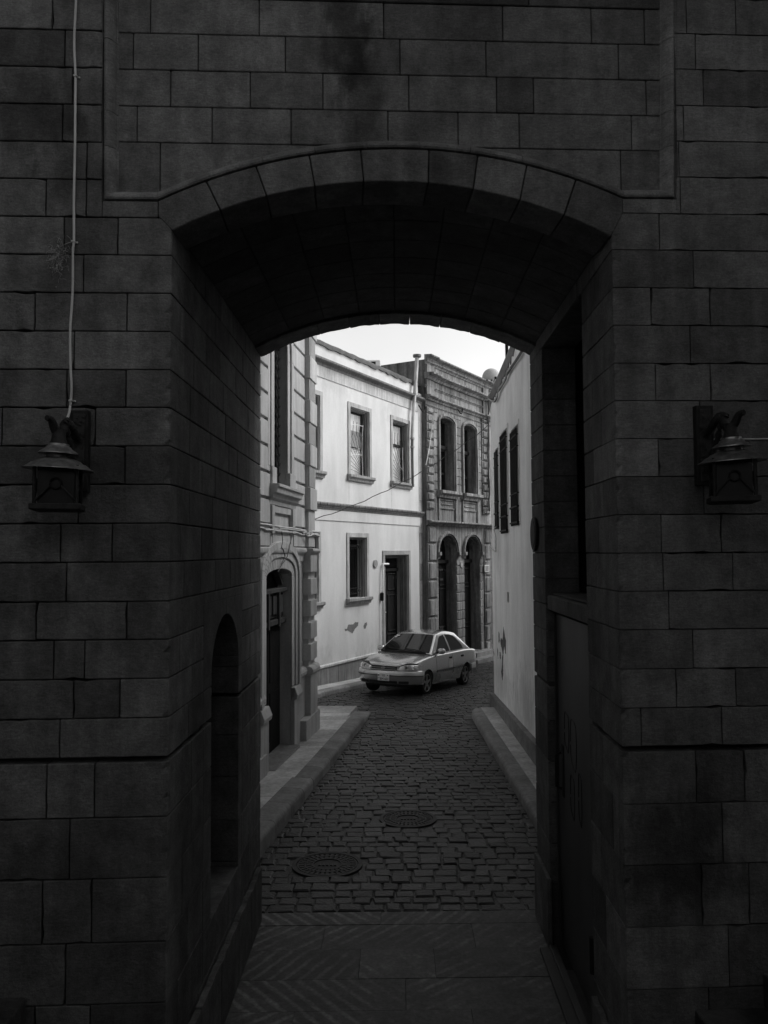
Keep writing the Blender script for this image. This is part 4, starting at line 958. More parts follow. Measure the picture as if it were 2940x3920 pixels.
# plinth with its pale capping ledge
m = MB(); zp1 = z2(W, a4(970, 255), a4(1650, 92)); n = 16
for k in range(n):
    u0, u1 = U0 + (dW[0] - .15 - U0) * k / n, U0 + (dW[0] - .15 - U0) * (k + 1) / n
    m.fbox(WB, u0 + .003, u1 - .003, -1.2, zp1 - .07, .002, .05, RN.uniform(.5, .62))
m.build('plinth', M['trim'], wb, bevel=.004); m = MB(); m.fbox(WB, dW[1] + .14, U1, -1.2, zp1 - .07, .002, .05, .9); m.build('plinth', M['trim'], wb, bevel=.004)
for u0, u1 in ((U0, dW[0] - .14), (dW[1] + .14, U1)): m = MB(); m.ledge(WB, u0, u1, [(.002, zp1 - .068), (.07, zp1 - .066), (.085, zp1 - .05), (.085, zp1 - .008), (.002, zp1 + .004)], 1.45); m.build('plinth_cap', M['trim'], wb)
# plaster fallen away
def patch(fr, conv, polys, par, mat, tone=1.0):
    for poly in polys:
        pts = []; m = MB()
        for i, p in enumerate(poly):
            q = poly[(i + 1) % len(poly)]
            for k in range(4):
                f = k / 4; pts.append((p[0] + (q[0] - p[0]) * f + rag(2.5), p[1] + (q[1] - p[1]) * f + rag(2.5)))
        m.prism(fr, [fr.uv(*conv(*p)) for p in pts], .0012, .004, tone); m.build('bare_patch', M[mat], par)
patch(WB, b2, [[(440, 1940), (470, 1950), (490, 1885), (560, 1880), (585, 1852), (632, 1850), (628, 1900), (590, 1935), (570, 1975), (545, 2010), (515, 1985), (480, 1965), (450, 1975)], [(705, 1905), (722, 1862), (752, 1852), (757, 1888), (742, 1905), (735, 1940), (712, 1945)], [(1500, 30), (1506, 30), (1508, 40), (1500, 40)]], wb, 'trimdark', .95)
# round number plaque
def plaque(px, py, fr, rx, rz, o, label, txt, size, tone=1.0, numname='number'):
    u, z = fr.uv(px, py); t = thing('number_plaque', fr.P(u, z), label, 'number plaque')
    m = MB(); m.prism(fr, [(u + rx * math.cos(q / 24 * 6.2832), z + rz * math.sin(q / 24 * 6.2832)) for q in range(24)], .003, o, tone); m.build('disc', M['plaque'], t, bevel=.008)
    m = MB()
    for q in range(24):
        c0, c1 = q / 24 * 6.2832, (q + 1) / 24 * 6.2832; k0, k1 = .74, .82
        m.prism(fr, [(u + rx * k0 * math.cos(c0), z + rz * k0 * math.sin(c0)), (u + rx * k1 * math.cos(c0), z + rz * k1 * math.sin(c0)), (u + rx * k1 * math.cos(c1), z + rz * k1 * math.sin(c1)), (u + rx * k0 * math.cos(c1), z + rz * k0 * math.sin(c1))], o + .0005, o + .004, .6)
    m.build('rim', M['plaque'], t)
    if txt: text(txt, size, M['trimdark'], t, fmat(fr, u, z, o + .002), 'number')
    return t
rr_ = (W(*b2(865, 965))[1] - W(*b2(865, 1085))[1]) / 2
plaque(*b2(865, 1025), WB, rr_, rr_, .035, 'round stone number plaque 111 on the white house between window and door', '111', .17)
# drainpipe
dp = thing('drainpipe', WB.P(W(*b1(1400, 1500))[0], W(*b1(1400, 2145))[1], .12), 'pale zinc drainpipe with a square hopper at the corner of the white house', 'drainpipe')
m = MB()
def wp(c, o=.13):
    u, z = W(*c, o); return WB.P(u, z, o)
m.tube(smoothpath([wp(b1(1458, 320)), wp(b1(1452, 500)), wp(b1(1438, 720)), wp(b1(1430, 845))], 3), .062, 10); m.tube(smoothpath([wp(b1(1428, 840)), wp(b1(1415, 1050)), wp(b1(1402, 1260)), wp(b1(1395, 1470))], 3), .058, 10, 1.15)
m.build('upper_pipe', M['pipe'], dp, smooth=60)
m = MB(); m.tube(smoothpath([wp(b1(1396, 1465)), wp(b1(1394, 1600)), wp(b1(1398, 1900)), wp(b1(1400, 2140))], 3), .048, 10, .3); m.build('lower_pipe', M['pipe'], dp, smooth=60)
m = MB(); h0, h1 = wp(b1(1462, 330)), wp(b1(1462, 288)); m.lathe(V((h0.x, h0.y, 0)), [(.055, h0.z - .08), (.07, h0.z), (.13, h0.z + .02), (.135, h1.z), (.12, h1.z), (.1, h1.z - .04), (.0, h1.z - .05)], 12, .22); m.build('hopper', M['pipe'], dp)
for y in (845, 1470, 1590):
    m = MB(); p = wp(b1(1428 if y == 845 else 1396, y)); m.lathe(V((p.x, p.y, p.z)), [(.06, -.03), (.07, -.03), (.07, .03), (.06, .03)], 12, .8); m.build('collar', M['pipe'], dp)
# gas pipe beside the door
gpipe = thing('gas_pipe', WB.P(W(*b2(970, 2150))[0], 0, .05), 'white bent gas pipe beside the door of the white house', 'pipe')
m = MB(); f = lambda c, o: WB.P(*W(*c, o), o)
m.tube([f(b2(1060, 1030), .06), f(b2(995, 1028), .06)], .03, 8, 1.5); m.tube(smoothpath([f(b2(1000, 1028), .06), f(b2(985, 1035), .06), f(b2(979, 1060), .06), f(b2(972, 1420), .06)], 4), .026, 8, 1.5); m.tube([f(b2(972, 1420), .06), f(b2(972, 1760), .06), f(b2(975, 2212), .06)], .018, 8, .8); m.build('pipe', M['ironwhite'], gpipe, smooth=60)
m = MB(); a_ = f(b2(968, 1480), .05); m.box(a_.x - .05, a_.x + .05, a_.y - .05, a_.y + .05, a_.z - .14, a_.z + .1); m.build('valve', M['iron'], gpipe, bevel=.02)
# roof-top air conditioner behind the parapet
e = EY + ray(1424, 1396) * 26.5; ac = thing('air_conditioner', e, 'small white air conditioner box on the roof of the white house', 'air conditioner')
m = MB(); m.box(e.x - .28, e.x + .28, e.y - .15, e.y + .15, e.z - .5, e.z + .12, .9); m.build('casing', M['white'], ac, bevel=.02)
m = MB(); m.box(e.x - .02, e.x + .12, e.y - .158, e.y - .1505, e.z - .05, e.z + .06, .2); m.build('grille', M['iron'], ac)
# shutter/lantern arm poking out behind the limestone corner
e = L(*a3(1440, 1920)); 
# ================================================================== SOOTY STONE TOWNHOUSE
s1 = lambda x, y: (1580 + x / 3.686, 1300 + y / 3.686); s2 = lambda x, y: (1580 + x / 3.686, 1880 + y / 3.686)
S = SB.uv
sb = thing('stone_townhouse', (3.0, 28.6, -.8), 'sooty carved stone townhouse with twin arched windows over twin arched doors', 'house')
T0, T1 = S(*s1(185, 1500))[0], 9.5
zpt = z2(S, s1(300, 330), s1(940, 610)); zpb = z2(S, s1(290, 500), s1(970, 800)); zpc = z2(S, s1(290, 590), s1(970, 870)); zA = z2(S, s1(290, 690), s1(950, 955)); zS1 = z2(S, s1(290, 800), s1(950, 1065)); zS0 = z2(S, s1(270, 850), s1(950, 1090)); zF = z2(S, s1(270, 945), s1(940, 1170)); zg1 = z2(S, s2(215, 415), s2(1070, 465)); zg0 = z2(S, s2(215, 485), s2(1070, 525))
def su(conv, x, y=1000): return S(*conv(x, y))[0]
A1 = [su(s1, 368), su(s1, 560), S(*s1(470, 2150))[1], S(*s1(560, 1215))[1], S(*s1(445, 1105))[1]]
A2 = [su(s1, 700), su(s1, 868), S(*s1(780, 2180))[1], S(*s1(865, 1300))[1], S(*s1(765, 1215))[1]]
for A in (A1, A2): A[2] = (A1[2] + A2[2]) / 2
zsp = (A1[3] + A2[3]) / 2; zcr = (A1[4] + A2[4]) / 2
for A in (A1, A2): A[3], A[4] = zsp, zcr
D1 = [su(s2, 358), su(s2, 608), -1.1, S(*s2(600, 880))[1], S(*s2(480, 625))[1]]
D2 = [su(s2, 722), su(s2, 940), -.9, S(*s2(930, 830))[1], S(*s2(815, 640))[1]]
ds_ = (D1[3] + D2[3]) / 2; dc_ = (D1[4] + D2[4]) / 2
gD = -.72
for A in (D1, D2): A[2], A[3], A[4] = gD + .35, ds_, dc_
m = MB(); wall_holes(m, SB, T0, T1, -1.6, zpt, [(A[0], A[1], A[2], A[4], .4) for A in (A1, A2, D1, D2)], .4); body(m, SB, T0, T1, -1.6, zpt, 9, .75)
for A in (A1, A2): arch_fill(m, SB, A[0], A[1], A[3], A[4], -.4, -.001, 1)
for A in (D1, D2): arch_fill(m, SB, A[0], A[1], A[3], A[4], -.4, -.001, 1)
m.build('wall', M['sooty'], sb)
m = MB()
def run(z0, z1, o, tone=1.0, u0=T0 - .05, u1=T1):
    h = z1 - z0; m.ledge(SB, u0, u1, [(0, z0), (o * .3, z0), (o * .45, z0 + h * .35), (o * .75, z0 + h * .5), (o, z0 + h * .65), (o, z1 - .01), (0, z1 + .015)], tone)
run(zpt - .02, zpt + .14, .2, .9); run(zpt - .16, zpt - .021, .1, 1.0)
run(zpc, zpb, .28, 1.05); run(zS0 - .05, zS1, .16, 1.1); run(zA - .04, zA + .05, .06, .9); run(zF - .03, zF + .03, .03, .8)
for a, b in ((T0 - .06, su(s1, 290)), (su(s1, 970), su(s1, 1055))):
    for z0, z1, o in ((zpt - .02, zpt + .14, .27), (zpc, zpb, .35), (zS0 - .05, zS1, .22)): run(z0, z1, o, 1.0, a, b)
m.build('cornice', M['sooty'], sb, bevel=.004)
m = MB(); run(zg0, zg1, .22, 1.05); m.build('string_course', M['sooty'], sb, bevel=.006)
for a, b in ((T0, su(s1, 285)), (su(s1, 975), su(s1, 1050))): m = MB(); m.fbox(SB, a, b, zpb + .01, zpt - .16, .002, .07, 1.05); m.fbox(SB, a, b, zS1 + .01, zpc, .002, .06, 1.0); m.build('parapet_pier', M['sooty'], sb, bevel=.008)
rs = random.Random(9)
def quoins(a, b, z0, z1, step, o, boss=True):
    z = z0; m = MB()
    while z < z1 - .1:
        e = min(z + step, z1); m.fbox(SB, a, b, z + .014, e - .014, .002, o, rs.uniform(.8, 1.2))
        if boss: m.fbox(SB, a + .06, b - .06, z + .05, e - .05, o, o + .03, rs.uniform(.9, 1.2))
        z = e
    m.build('rustication', M['sooty'], sb, bevel=.012)
stepU = .285
quoins(T0, su(s1, 278), zg1 + .35, zF - .04, stepU, .05); quoins(su(s1, 955), su(s1, 1052), zg1 + .35, zS0 - .05, stepU, .06)
for a, b in ((su(s1, 282), A1[0] - .13), (A1[1] + .13, A2[0] - .13), (A2[1] + .13, su(s1, 950))): quoins(a, b, A1[2], zF - .05, stepU, .02, False)
stepL = (S(*s2(265, 980))[1] - S(*s2(265, 1500))[1]) / 2
zq = gD
quoins(T0 + .02, su(s2, 330), zq, zg0 - .02, stepL, .04); quoins(su(s2, 333), D1[0] - .02, zq, ds_, stepL * .47, .02, False)
quoins(D1[1] + .02, D2[0] - .02, zq, ds_ - .2, .31, .03, False); quoins(D2[1] + .02, su(s2, 980), zq, ds_ - .2, .31, .03, False); quoins(su(s2, 1000), su(s2, 1085), zq, zg0 - .02, stepL, .05); quoins(su(s2, 1100), T1, zq, zg0, .4, .02, False)
def swin(A):
    m = MB(); arch_band(m, SB, A[0], A[1], A[3], A[4], .05, .002, .05, .9, zb=A[2]); arch_band(m, SB, A[0] - .055, A[1] + .055, A[3], A[4] + .055, .10, .002, .09, 1.25, zb=A[2]); o = m.build('window', M['sooty'], sb, bevel=.008)
    m = MB(); m.ledge(SB, A[0] - .22, A[1] + .22, sillprof(A[2] + .005, .24, .24), 1.15); m.build('sill', M['sooty'], o, bevel=.006)
    m = MB(); m.fbox(SB, A[0], A[1], A[2], A[4], -.44, -.36, .8); m.build('pane', M['glass'], o)
    m = MB(); zt = A[2] + (A[4] - A[2]) * .62; c = (A[0] + A[1]) / 2
    m.fbox(SB, A[0], A[1], zt - .06, zt + .06, -.36, -.22, 1.5)
    for a, b in ((A[0] + .02, c - .01), (c + .01, A[1] - .02)): frame_rect(m, SB, a + .07, b - .07, A[2] + .08, zt - .13, .07, -.36, -.28, 1.3, True); m.fbox(SB, a + .07, b - .07, A[2] + .6, A[2] + .68, -.36, -.285, 1.3)
    frame_rect(m, SB, A[0] + .08, A[1] - .08, zt + .06, A[4] - .05, .08, -.36, -.28, 1.3); m.fbox(SB, c - .02, c + .02, zt, A[4], -.36, -.29, 1.3)
    m.build('casement', M['wood'], o, bevel=.006)
    m = MB(); z1 = A[2] - .32; z0 = zg1 + .45; frame_rect(m, SB, A[0] - .02, A[1] + .02, z0, z1, .04, .002, .04, 1.0, True); m.fbox(SB, A[0] + .08, A[1] - .08, z0 + .1, z1 - .1, .002, .03, 1.15); m.fbox(SB, A[0] - .16, A[0] - .08, zg1 + .02, A[2] - .25, .002, .06, 1); m.fbox(SB, A[1] + .08, A[1] + .16, zg1 + .02, A[2] - .25, .002, .06, 1)
    m.build('apron', M['sooty'], o, bevel=.008); return o
o1 = swin(A1); o2 = swin(A2)
m = MB(); frame_rect(m, SB, A2[0] + .06, (A2[0] + A2[1]) / 2 - .06, A2[2] + 1.0, A2[2] + 1.72, .025, -.27, -.25, 1.0, True); m.build('pale_casement', M['ironwhite'], o2)
def sdoor(A):
    m = MB(); arch_band(m, SB, A[0], A[1], A[3], A[4], .05, .002, .06, .9, pw=1); arch_band(m, SB, A[0] - .055, A[1] + .055, A[3], A[4] + .055, .09, .002, .10, 1.1)
    for a in (A[0] - .16, A[1]): m.ledge(SB, a, a + .16, [(.002, A[3] - .24), (.07, A[3] - .24), (.10, A[3] - .15), (.15, A[3] - .12), (.15, A[3] - .01), (.002, A[3] - .001)], 1.15)
    o = m.build('doorway', M['sooty'], sb, bevel=.006)
    m = MB(); c = (A[0] + A[1]) / 2; zt = A[3] - .1; m.fbox(SB, A[0], A[1], A[2], A[4], -.46, -.40, .9); m.fbox(SB, A[0], A[1], zt - .3, zt - .18, -.40, -.28, 1.3)
    H = zt - .3 - A[2]
    for a, b in ((A[0] + .02, c - .012), (c + .012, A[1] - .02)):
        m.fbox(SB, a, b, A[2], zt - .3, -.40, -.36, 1)
        for za, zb in ((.05, .26), (.32, .72), (.77, .93)): frame_rect(m, SB, a + .1, b - .1, A[2] + H * za, A[2] + H * zb, .03, -.36, -.33, 1.9, True)
    for k in range(4): u = A[0] + (A[1] - A[0]) * (k + .5) / 4; m.fbox(SB, u - .015, u + .015, zt - .18, A[4], -.40, -.36, 1.6)
    m.build('door_leaves', M['wood'], o, bevel=.006); return o
e1 = sdoor(D1); e2 = sdoor(D2)
m = MB(); c = (D1[0] + D1[1]) / 2 + .12
for zz, ww in ((D1[2] + .9, .3), (D1[2] + .98, .24), (ds_ - .62, .24), (ds_ - .95, .22)): m.fbox(SB, c - ww, c + .05, zz - .03, zz + .04, -.36, -.24, 2.0)
m.build('carving', M['wood'], e1, bevel=.01)
stp = MB()
for q, (o, h) in enumerate(((.62, .18), (.34, .345))): stp.fbox(SB, D2[0] - .3, D2[1] + .35 + .3 * (1 - q), -1.3, gD + h - .0, .06, o, 1.1)
st = stp.build('doorstep', M['kerb'], e2, bevel=.02, seg=2)
m = MB(); rr2 = (S(*s2(675, 985))[1] - S(*s2(675, 1085))[1]) / 2
plaque(*s2(677, 1035), SB, rr2 * 1.0, rr2, .05, 'oval stone plaque on the pier between the twin arched doors', None, 0)
u, z = S(*s2(1033, 1090), .055); hs = (S(*s2(1033, 1040))[1] - S(*s2(1033, 1140))[1]); t = thing('number_sign', SB.P(u, z), 'rectangular house number sign 113 on the stone townhouse beside the doors', 'number sign')
m = MB(); ws = .22
m.fbox(SB, u - ws, u + ws, z - hs / 2, z + hs / 2, .052, .09, .55); m.build('plate', M['plaque'], t, bevel=.006)
m = MB(); frame_rect(m, SB, u - ws + .03, u + ws - .03, z - hs / 2 + .03, z + hs / 2 - .03, .022, .0905, .10, 2.0, True); m.build('rim', M['plaque'], t); text('113', .26, M['ironwhite'], t, fmat(SB, u, z - .0, .093), 'number')
def hook(px, py):
    u, z = S(px, py, .06); m = MB(); m.tube(smoothpath([SB.P(u - .1, z + .1, .02), SB.P(u - .09, z - .05, .1), SB.P(u, z - .12, .14), SB.P(u + .09, z - .02, .14), SB.P(u + .08, z + .1, .14)], 4), .02, 6); m.build('iron_hook', M['iron'], sb, smooth=60)
hook(*s1(655, 1000)); hook(*s1(120, 970))
m = MB(); u = su(s2, 950); m.tube([SB.P(u, zg0 - .02, .12), SB.P(u, ds_ - .1, .12)], .022, 6, 1.2); t = thing('thin_pipe', SB.P(u, ds_, .12), 'thin pale pipe dropping from the ledge above the 113 sign', 'pipe'); m.build('pipe', M['pipe'], t, smooth=60)
t = thing('thin_pipe', SB.P(su(s2, 325), zg1, .1), 'thin white pipe ending on the ledge beneath an arched window', 'pipe'); m = MB(); f2 = lambda c, o: SB.P(*S(*c, o), o); m.tube([f2(s2(323, 75), .1), f2(s2(323, 280), .1), f2(s2(335, 300), .1), f2(s2(336, 410), .12)], .022, 6, 1.0); m.build('pipe', M['ironwhite'], t, smooth=60)
t = thing('cable', SB.P(su(s1, 200), 6, .1), 'pale loose cable hanging over the townhouse quoins beside the zinc drainpipe', 'cable'); m = MB(); m.tube(smoothpath([f2(s1(278, 1060), .12), f2(s1(275, 1200), .12), f2(s1(245, 1450), .14), f2(s1(210, 1650), .14), f2(s1(185, 1770), .13)], 5), .018, 6, 1.3); m.build('run', M['cable'], t, smooth=60)
t = thing('cable', SB.P(su(s1, 1060), 4, .1), 'tangle of dark cables down the townhouse corner next to the grey plastered wall', 'cable'); m = MB(); rt = random.Random(3)
for k in range(4):
    pts = [f2(s1(1062 + rt.uniform(-14, 16) + 12 * q / 12, 860 + q * 130), .1 + .03 * k) for q in range(13)]; m.tube(smoothpath(pts, 4), .016, 5)
m.build('run', M['cabledark'], t, smooth=60)
# satellite dish on the roof
e = EY + ray(1882, 1447) * 33.5; sd = thing('satellite_dish', e - V((0, 0, .6)), 'grey satellite dish on the roof above the stone townhouse', 'satellite dish')
m = MB(); Rm = Matrix.Rotation(math.radians(-70), 4, 'X'); rings = []
for q in range(7):
    r = .36 * q / 6 + .001; rings.append([e + (Rm @ V((r * math.cos(k / 28 * 6.2832), r * math.sin(k / 28 * 6.2832), .22 * r * r / .13))) * 1.0 for k in range(28)])
for q in (6, 3, 0):
    r = .36 * q / 6 + .001; rings.append([e + (Rm @ V((r * math.cos(k / 28 * 6.2832), r * math.sin(k / 28 * 6.2832), .22 * r * r / .13 - .012))) for k in range(28)])
m.sweep(rings, 1.2, closed=True); m.build('reflector', M['plaque'], sd, smooth=60)
m = MB(); m.tube([e - V((0, -.05, .75)), e - V((0, -.05, .0))], .025, 8); m.tube([e + V((0, 0, -.3)), e + V((.1, -.42, -.1))], .012, 6); m.box(e.x + .06, e.x + .14, e.y - .5, e.y - .4, e.z - .14, e.z - .05); m.build('mount', M['iron'], sd)
# ================================================================== PLASTERED HOUSE ON THE RIGHT
r1 = lambda x, y: (1850 + x / 4.423, 1280 + y / 4.423); r2 = lambda x, y: (1850 + x / 4.423, 1700 + y / 4.423); r3 = lambda x, y: (1750 + x / 3.6875, 2200 + y / 3.6875)
Rv = RB.uv
rh = thing('rendered_house', (2.6, 14, 0), 'long grey plastered house wall with three tall barred windows and peeling patches', 'house')
V1 = 17.72; zR1, zR0 = Rv(*r1(100, 1100))[1], Rv(*r1(520, 262))[1] + .1
def ztopR(u): return zR0 + (zR1 - zR0) * (u - 14.4) / (17.7 - 14.4)
def rrec(conv, x0, x1, yt, yb):
    a, b = Rv(*conv(x1, 1000))[0], Rv(*conv(x0, 1000))[0]; return [a, b, Rv(*conv((x0 + x1) / 2, yb))[1], Rv(*conv((x0 + x1) / 2, yt))[1]]
RW = [rrec(r1, 470, 590, 1580, 3216), rrec(r1, 295, 402, 1640, 3348), rrec(r1, 197, 250, 1945, 3280)]
vent = rrec(r3, 716, 742, 250, 395)
m = MB(); holes = [(*w_, .3) for w_ in RW] + [(*vent, .25)]
zz = min(zR0, zR1)
wall_holes(m, RB, 7.33, V1, -.4, zz, holes, .3)
rings = []
for k in range(30):
    u = 7.33 + (V1 - 7.33) * k / 29; tz = ztopR(u) + rag(.03); rings.append([RB.P(u, zz, 0), RB.P(u, tz - .05, .01 + rag(.01)), RB.P(u, tz, -.03), RB.P(u, tz + rag(.02), -.3), RB.P(u, zz, -.3)])
m.sweep(rings, 1, closed=True)
m.plan([(2.45, 7.33), (2.45, V1 - .02), (2.112, V1), (2.11 + .446 * 15, V1 + .895 * 15), (16, V1 + .895 * 15), (9, 7.33)], -2.5, zz - .01); m.box(5.2, 15, 7.4, 15.5, zz - .02, 11.0)  # box: unseen set-back storey, added to block sky light over this house
m.build('wall', M['plaster2'], rh)
m = MB(); rings = []
for k in range(50):
    u = 12.6 + (V1 + .02 - 12.6) * k / 49; tz = ztopR(u); lo = .16 + .14 * abs(math.sin(k * 1.3)) * RN.random(); rings.append([RB.P(u, tz - lo, .012 + .006), RB.P(u, tz + .03, .03), RB.P(u, tz + .05, -.12), RB.P(u, tz - lo, -.05)])
m.sweep(rings, 1.6, closed=True); m.build('roof_edge', M['felt'], rh, smooth=50)
m = MB(); zpt_ = [Rv(*r3(500, 1640)), Rv(*r3(1010, 2195))]; 
n = 9
for k in range(n):
    u0, u1 = 7.34 + (V1 + .02 - 7.34) * k / n, 7.34 + (V1 + .02 - 7.34) * (k + 1) / n
    zf = lambda u: zpt_[0][1] + (zpt_[1][1] - zpt_[0][1]) * (u - zpt_[0][0]) / (zpt_[1][0] - zpt_[0][0])
    m.prism(RB, [(u0 + .003, -.5), (u1 - .003, -.5), (u1 - .003, zf(u1)), (u0 + .003, zf(u0))], .002, .10, RN.uniform(.85, 1.05))
m.build('plinth', M['kerb'], rh, bevel=.012, seg=2)
for i, w_ in enumerate(RW):
    m = MB(); frame_rect(m, RB, w_[0], w_[1], w_[2], w_[3], .07, .001, .012, .95); o = m.build('window', M['plaster2'], rh)
    m = MB(); m.fbox(RB, w_[0], w_[1], w_[2], w_[3], -.32, -.28, .3); m.build('pane', M['glass'], o)
    m = MB(); a, b, c, d = w_[0] + .01, w_[1] - .01, w_[2] - .03, w_[3] - .06
    for k in range(9): u = a + (b - a) * (k + .5) / 9; m.tube([RB.P(u, c, .035), RB.P(u, d, .035)], .011, 5)
    for zz_, r_ in ((c + .05, .02), (c + .32, .022), (c + .55, .012), (d - .12, .016), (d - .32, .012)): m.tube([RB.P(a - .02, zz_, .04), RB.P(b + .02, zz_, .04)], r_, 5); m.tube([RB.P(a - .02, zz_, .04), RB.P(a - .02, zz_, -.02)], .01, 5); m.tube([RB.P(b + .02, zz_, .04), RB.P(b + .02, zz_, -.02)], .01, 5)
    m.fbox(RB, a, b, c, c + .26, .02, .03); m.build('grille', M['iron'], o)
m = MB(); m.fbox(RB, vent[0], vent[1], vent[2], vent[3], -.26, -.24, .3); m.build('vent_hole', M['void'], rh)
patch(RB, r3, [[(655, 730), (672, 850), (690, 930), (690, 1090), (686, 1120), (676, 1070), (668, 1000), (660, 1075), (652, 1140), (648, 1300), (650, 1400), (642, 1495), (630, 1440), (624, 1370), (634, 1290), (636, 1180), (645, 1110), (630, 1040), (620, 1000), (612, 930), (622, 890), (640, 920), (650, 850)], [(587, 800), (596, 830), (600, 930), (592, 970), (586, 930)], [(570, 1030), (576, 1060), (580, 1190), (574, 1150)], [(604, 1090), (614, 1095), (618, 1180), (608, 1200), (602, 1150)], [(518, 1045), (524, 1100), (520, 1150), (515, 1100)]], rh, 'trimdark', .55)
t = thing('cable_bundle', RB.P(17, 6.8, .05), 'dark cables and a pale wire along the top edge of the wall with barred windows', 'cables'); m = MB()
for dy, r_ in ((0, .02), (14, .016), (30, .012)):
    wallwire(m, RB, [(760, 90 + dy), (640, 300 + dy), (560, 430 + dy), (470, 560 + dy), (400, 640 + dy * 2), (380, 740 + dy), (300, 880 + dy), (250, 960 + dy), (235, 1040 + dy), (200, 1110 + dy), (160, 1135), (120, 1110), (100, 1105)], r_, .05, conv=r1)
m.build('dark_run', M['cabledark'], t, smooth=60)
m = MB(); wallwire(m, RB, [(460, 570), (400, 640), (385, 710), (330, 830), (260, 930), (240, 1020), (190, 1120), (150, 1130), (110, 1105), (90, 1090), (82, 1060), (100, 1020)], .014, .07, conv=r1); m.build('pale_run', M['cable'], t, smooth=60)
t = thing('gas_pipe', RB.P(17.9, 2.9, .06), 'thin white pipe bent round the far corner of the wall with barred windows', 'pipe'); m = MB(); wallwire(m, RB, [(210, 1405), (188, 1430), (195, 1500), (208, 1560), (212, 1800), (190, 1800), (120, 1775)], .016, .05, conv=r2); m.build('pipe', M['ironwhite'], t, smooth=60)
e = RB.P(16.1, ztopR(16.1) - .1, -.02); px_ = Rv(*r1(368, 450)); e = RB.P(px_[0], px_[1] - .1, -.04); t = thing('roof_pole', e, 'dark upright pole on the roof edge above the barred windows', 'pole'); m = MB(); m.tube([e, e + V((-.015, 0, 1.9))], .032, 8); m.build('post', M['iron'], t, smooth=60); m = MB(); m.tube([e + V((0, 0, .05)), e + V((0, .5, .02))], .012, 5); m.box(e.x - .05, e.x + .05, e.y - .05, e.y + .05, e.z - .05, e.z + .01); m.build('foot', M['iron'], t)
# overhead wire from the limestone corner across the street
pa = LB.P(ue, L(1215, 1994)[1], .1); pb_ = RB.P(V1 - .05, Rv(1871, 1640)[1], .06)
wire = []
for k in range(25):
    f = k / 24; p = pa.lerp(pb_, f); p.z -= .42 * 4 * f * (1 - f) * .5; p.z += .012 * math.sin(k * 1.9); wire.append(p)
m = MB(); m.tube(wire, .008, 6); tag(m.build('overhead_wire', M['cabledark'], None, smooth=60), 'single dark wire slung across the street in front of the white house', 'wire')
# ================================================================== CAR
cf, cr_ = gp(1620, 2657), gp(1773, 2618)
hd = (cf - cr_); hd.z = 0; hd.normalize()
lf = V((-hd.y, hd.x, 0)); midp = (cf + cr_) / 2 - lf * .70
pz = gz(midp.x + hd.x, midp.y + hd.y) - gz(midp.x - hd.x, midp.y - hd.y); fx = V((hd.x, hd.y, pz / 2)).normalized(); upv = fx.cross(lf)
upv = fx.cross(lf).normalized()
CM = Matrix(((fx.x, lf.x, upv.x, midp.x), (fx.y, lf.y, upv.y, midp.y), (fx.z, lf.z, upv.z, gz(midp.x, midp.y)), (0, 0, 0, 1)))
car = thing('parked_car', (0, 0, 0), 'silver four-door sedan parked on the cobbles beside the white house', 'car')
car.matrix_world = CM; car['_w'] = (0, 0, 0)
def itp(xs, ys, x):
    if x <= xs[0]: return ys[0]
    if x >= xs[-1]: return ys[-1]
    for i in range(len(xs) - 1):
        if x <= xs[i + 1]:
            t = (x - xs[i]) / (xs[i + 1] - xs[i])
            def sl(k):
                if k <= 0 or k >= len(xs) - 1: return (ys[min(k + 1, len(xs) - 1)] - ys[max(k - 1, 0)]) / (xs[min(k + 1, len(xs) - 1)] - xs[max(k - 1, 0)])
                return (ys[k + 1] - ys[k - 1]) / (xs[k + 1] - xs[k - 1])
            h = xs[i + 1] - xs[i]; m0, m1 = sl(i) * h, sl(i + 1) * h; t2, t3 = t * t, t ** 3
            return (2 * t3 - 3 * t2 + 1) * ys[i] + (t3 - 2 * t2 + t) * m0 + (-2 * t3 + 3 * t2) * ys[i + 1] + (t3 - t2) * m1
bx = [-2.13, -2.08, -1.9, -1.5, -1.2, -.6, 0, .6, .85, 1.2, 1.5, 1.72, 1.86, 1.93]
bw = [.62, .71, .78, .815, .825, .83, .83, .83, .825, .815, .78, .71, .60, .50]
bs = [.68, .81, .87, .90, .905, .90, .885, .87, .855, .82, .765, .70, .65, .58]
bt = [.72, .88, .95, .975, .98, .97, .965, .965, .955, .915, .86, .80, .74, .63]
bb = [.36, .32, .28, .25, .23, .22, .22, .22, .22, .23, .25, .29, .34, .38]
def side_y(x, z):
    w_ = itp(bx, bw, x); zs_ = itp(bx, bs, x); zb_ = itp(bx, bb, x); t = (z - zb_) / max(.05, zs_ - zb_); return w_ * (1 - .085 * max(0, .45 - t) ** 1.5 / .3 - .035 * max(0, t - .55) ** 2 / .2)
def section(x):
    zb_, zs_, zt_, w_ = itp(bx, bb, x), itp(bx, bs, x), itp(bx, bt, x), itp(bx, bw, x); h = []
    for k in range(9): z = zb_ + (zs_ - zb_) * k / 8; h.append((side_y(x, z), z))
    ys = h[-1][0]
    for k in range(1, 9):
        th = k / 8 * math.pi / 2; h.append((ys * math.cos(th) ** .62 if k < 8 else 0, zs_ + (zt_ - zs_) * math.sin(th) ** .85))
    return h
m = MB(); rings = []
for k in range(64):
    x = -2.13 + 4.06 * k / 63; h = section(x); rings.append([V((x, y, z)) for y, z in h] + [V((x, -y, z)) for y, z in h[-2::-1]])
m.sweep(rings, 1, closed=True)
bo = m.build('body', M['paint'], None, smooth=45)
cm = bmesh.new()
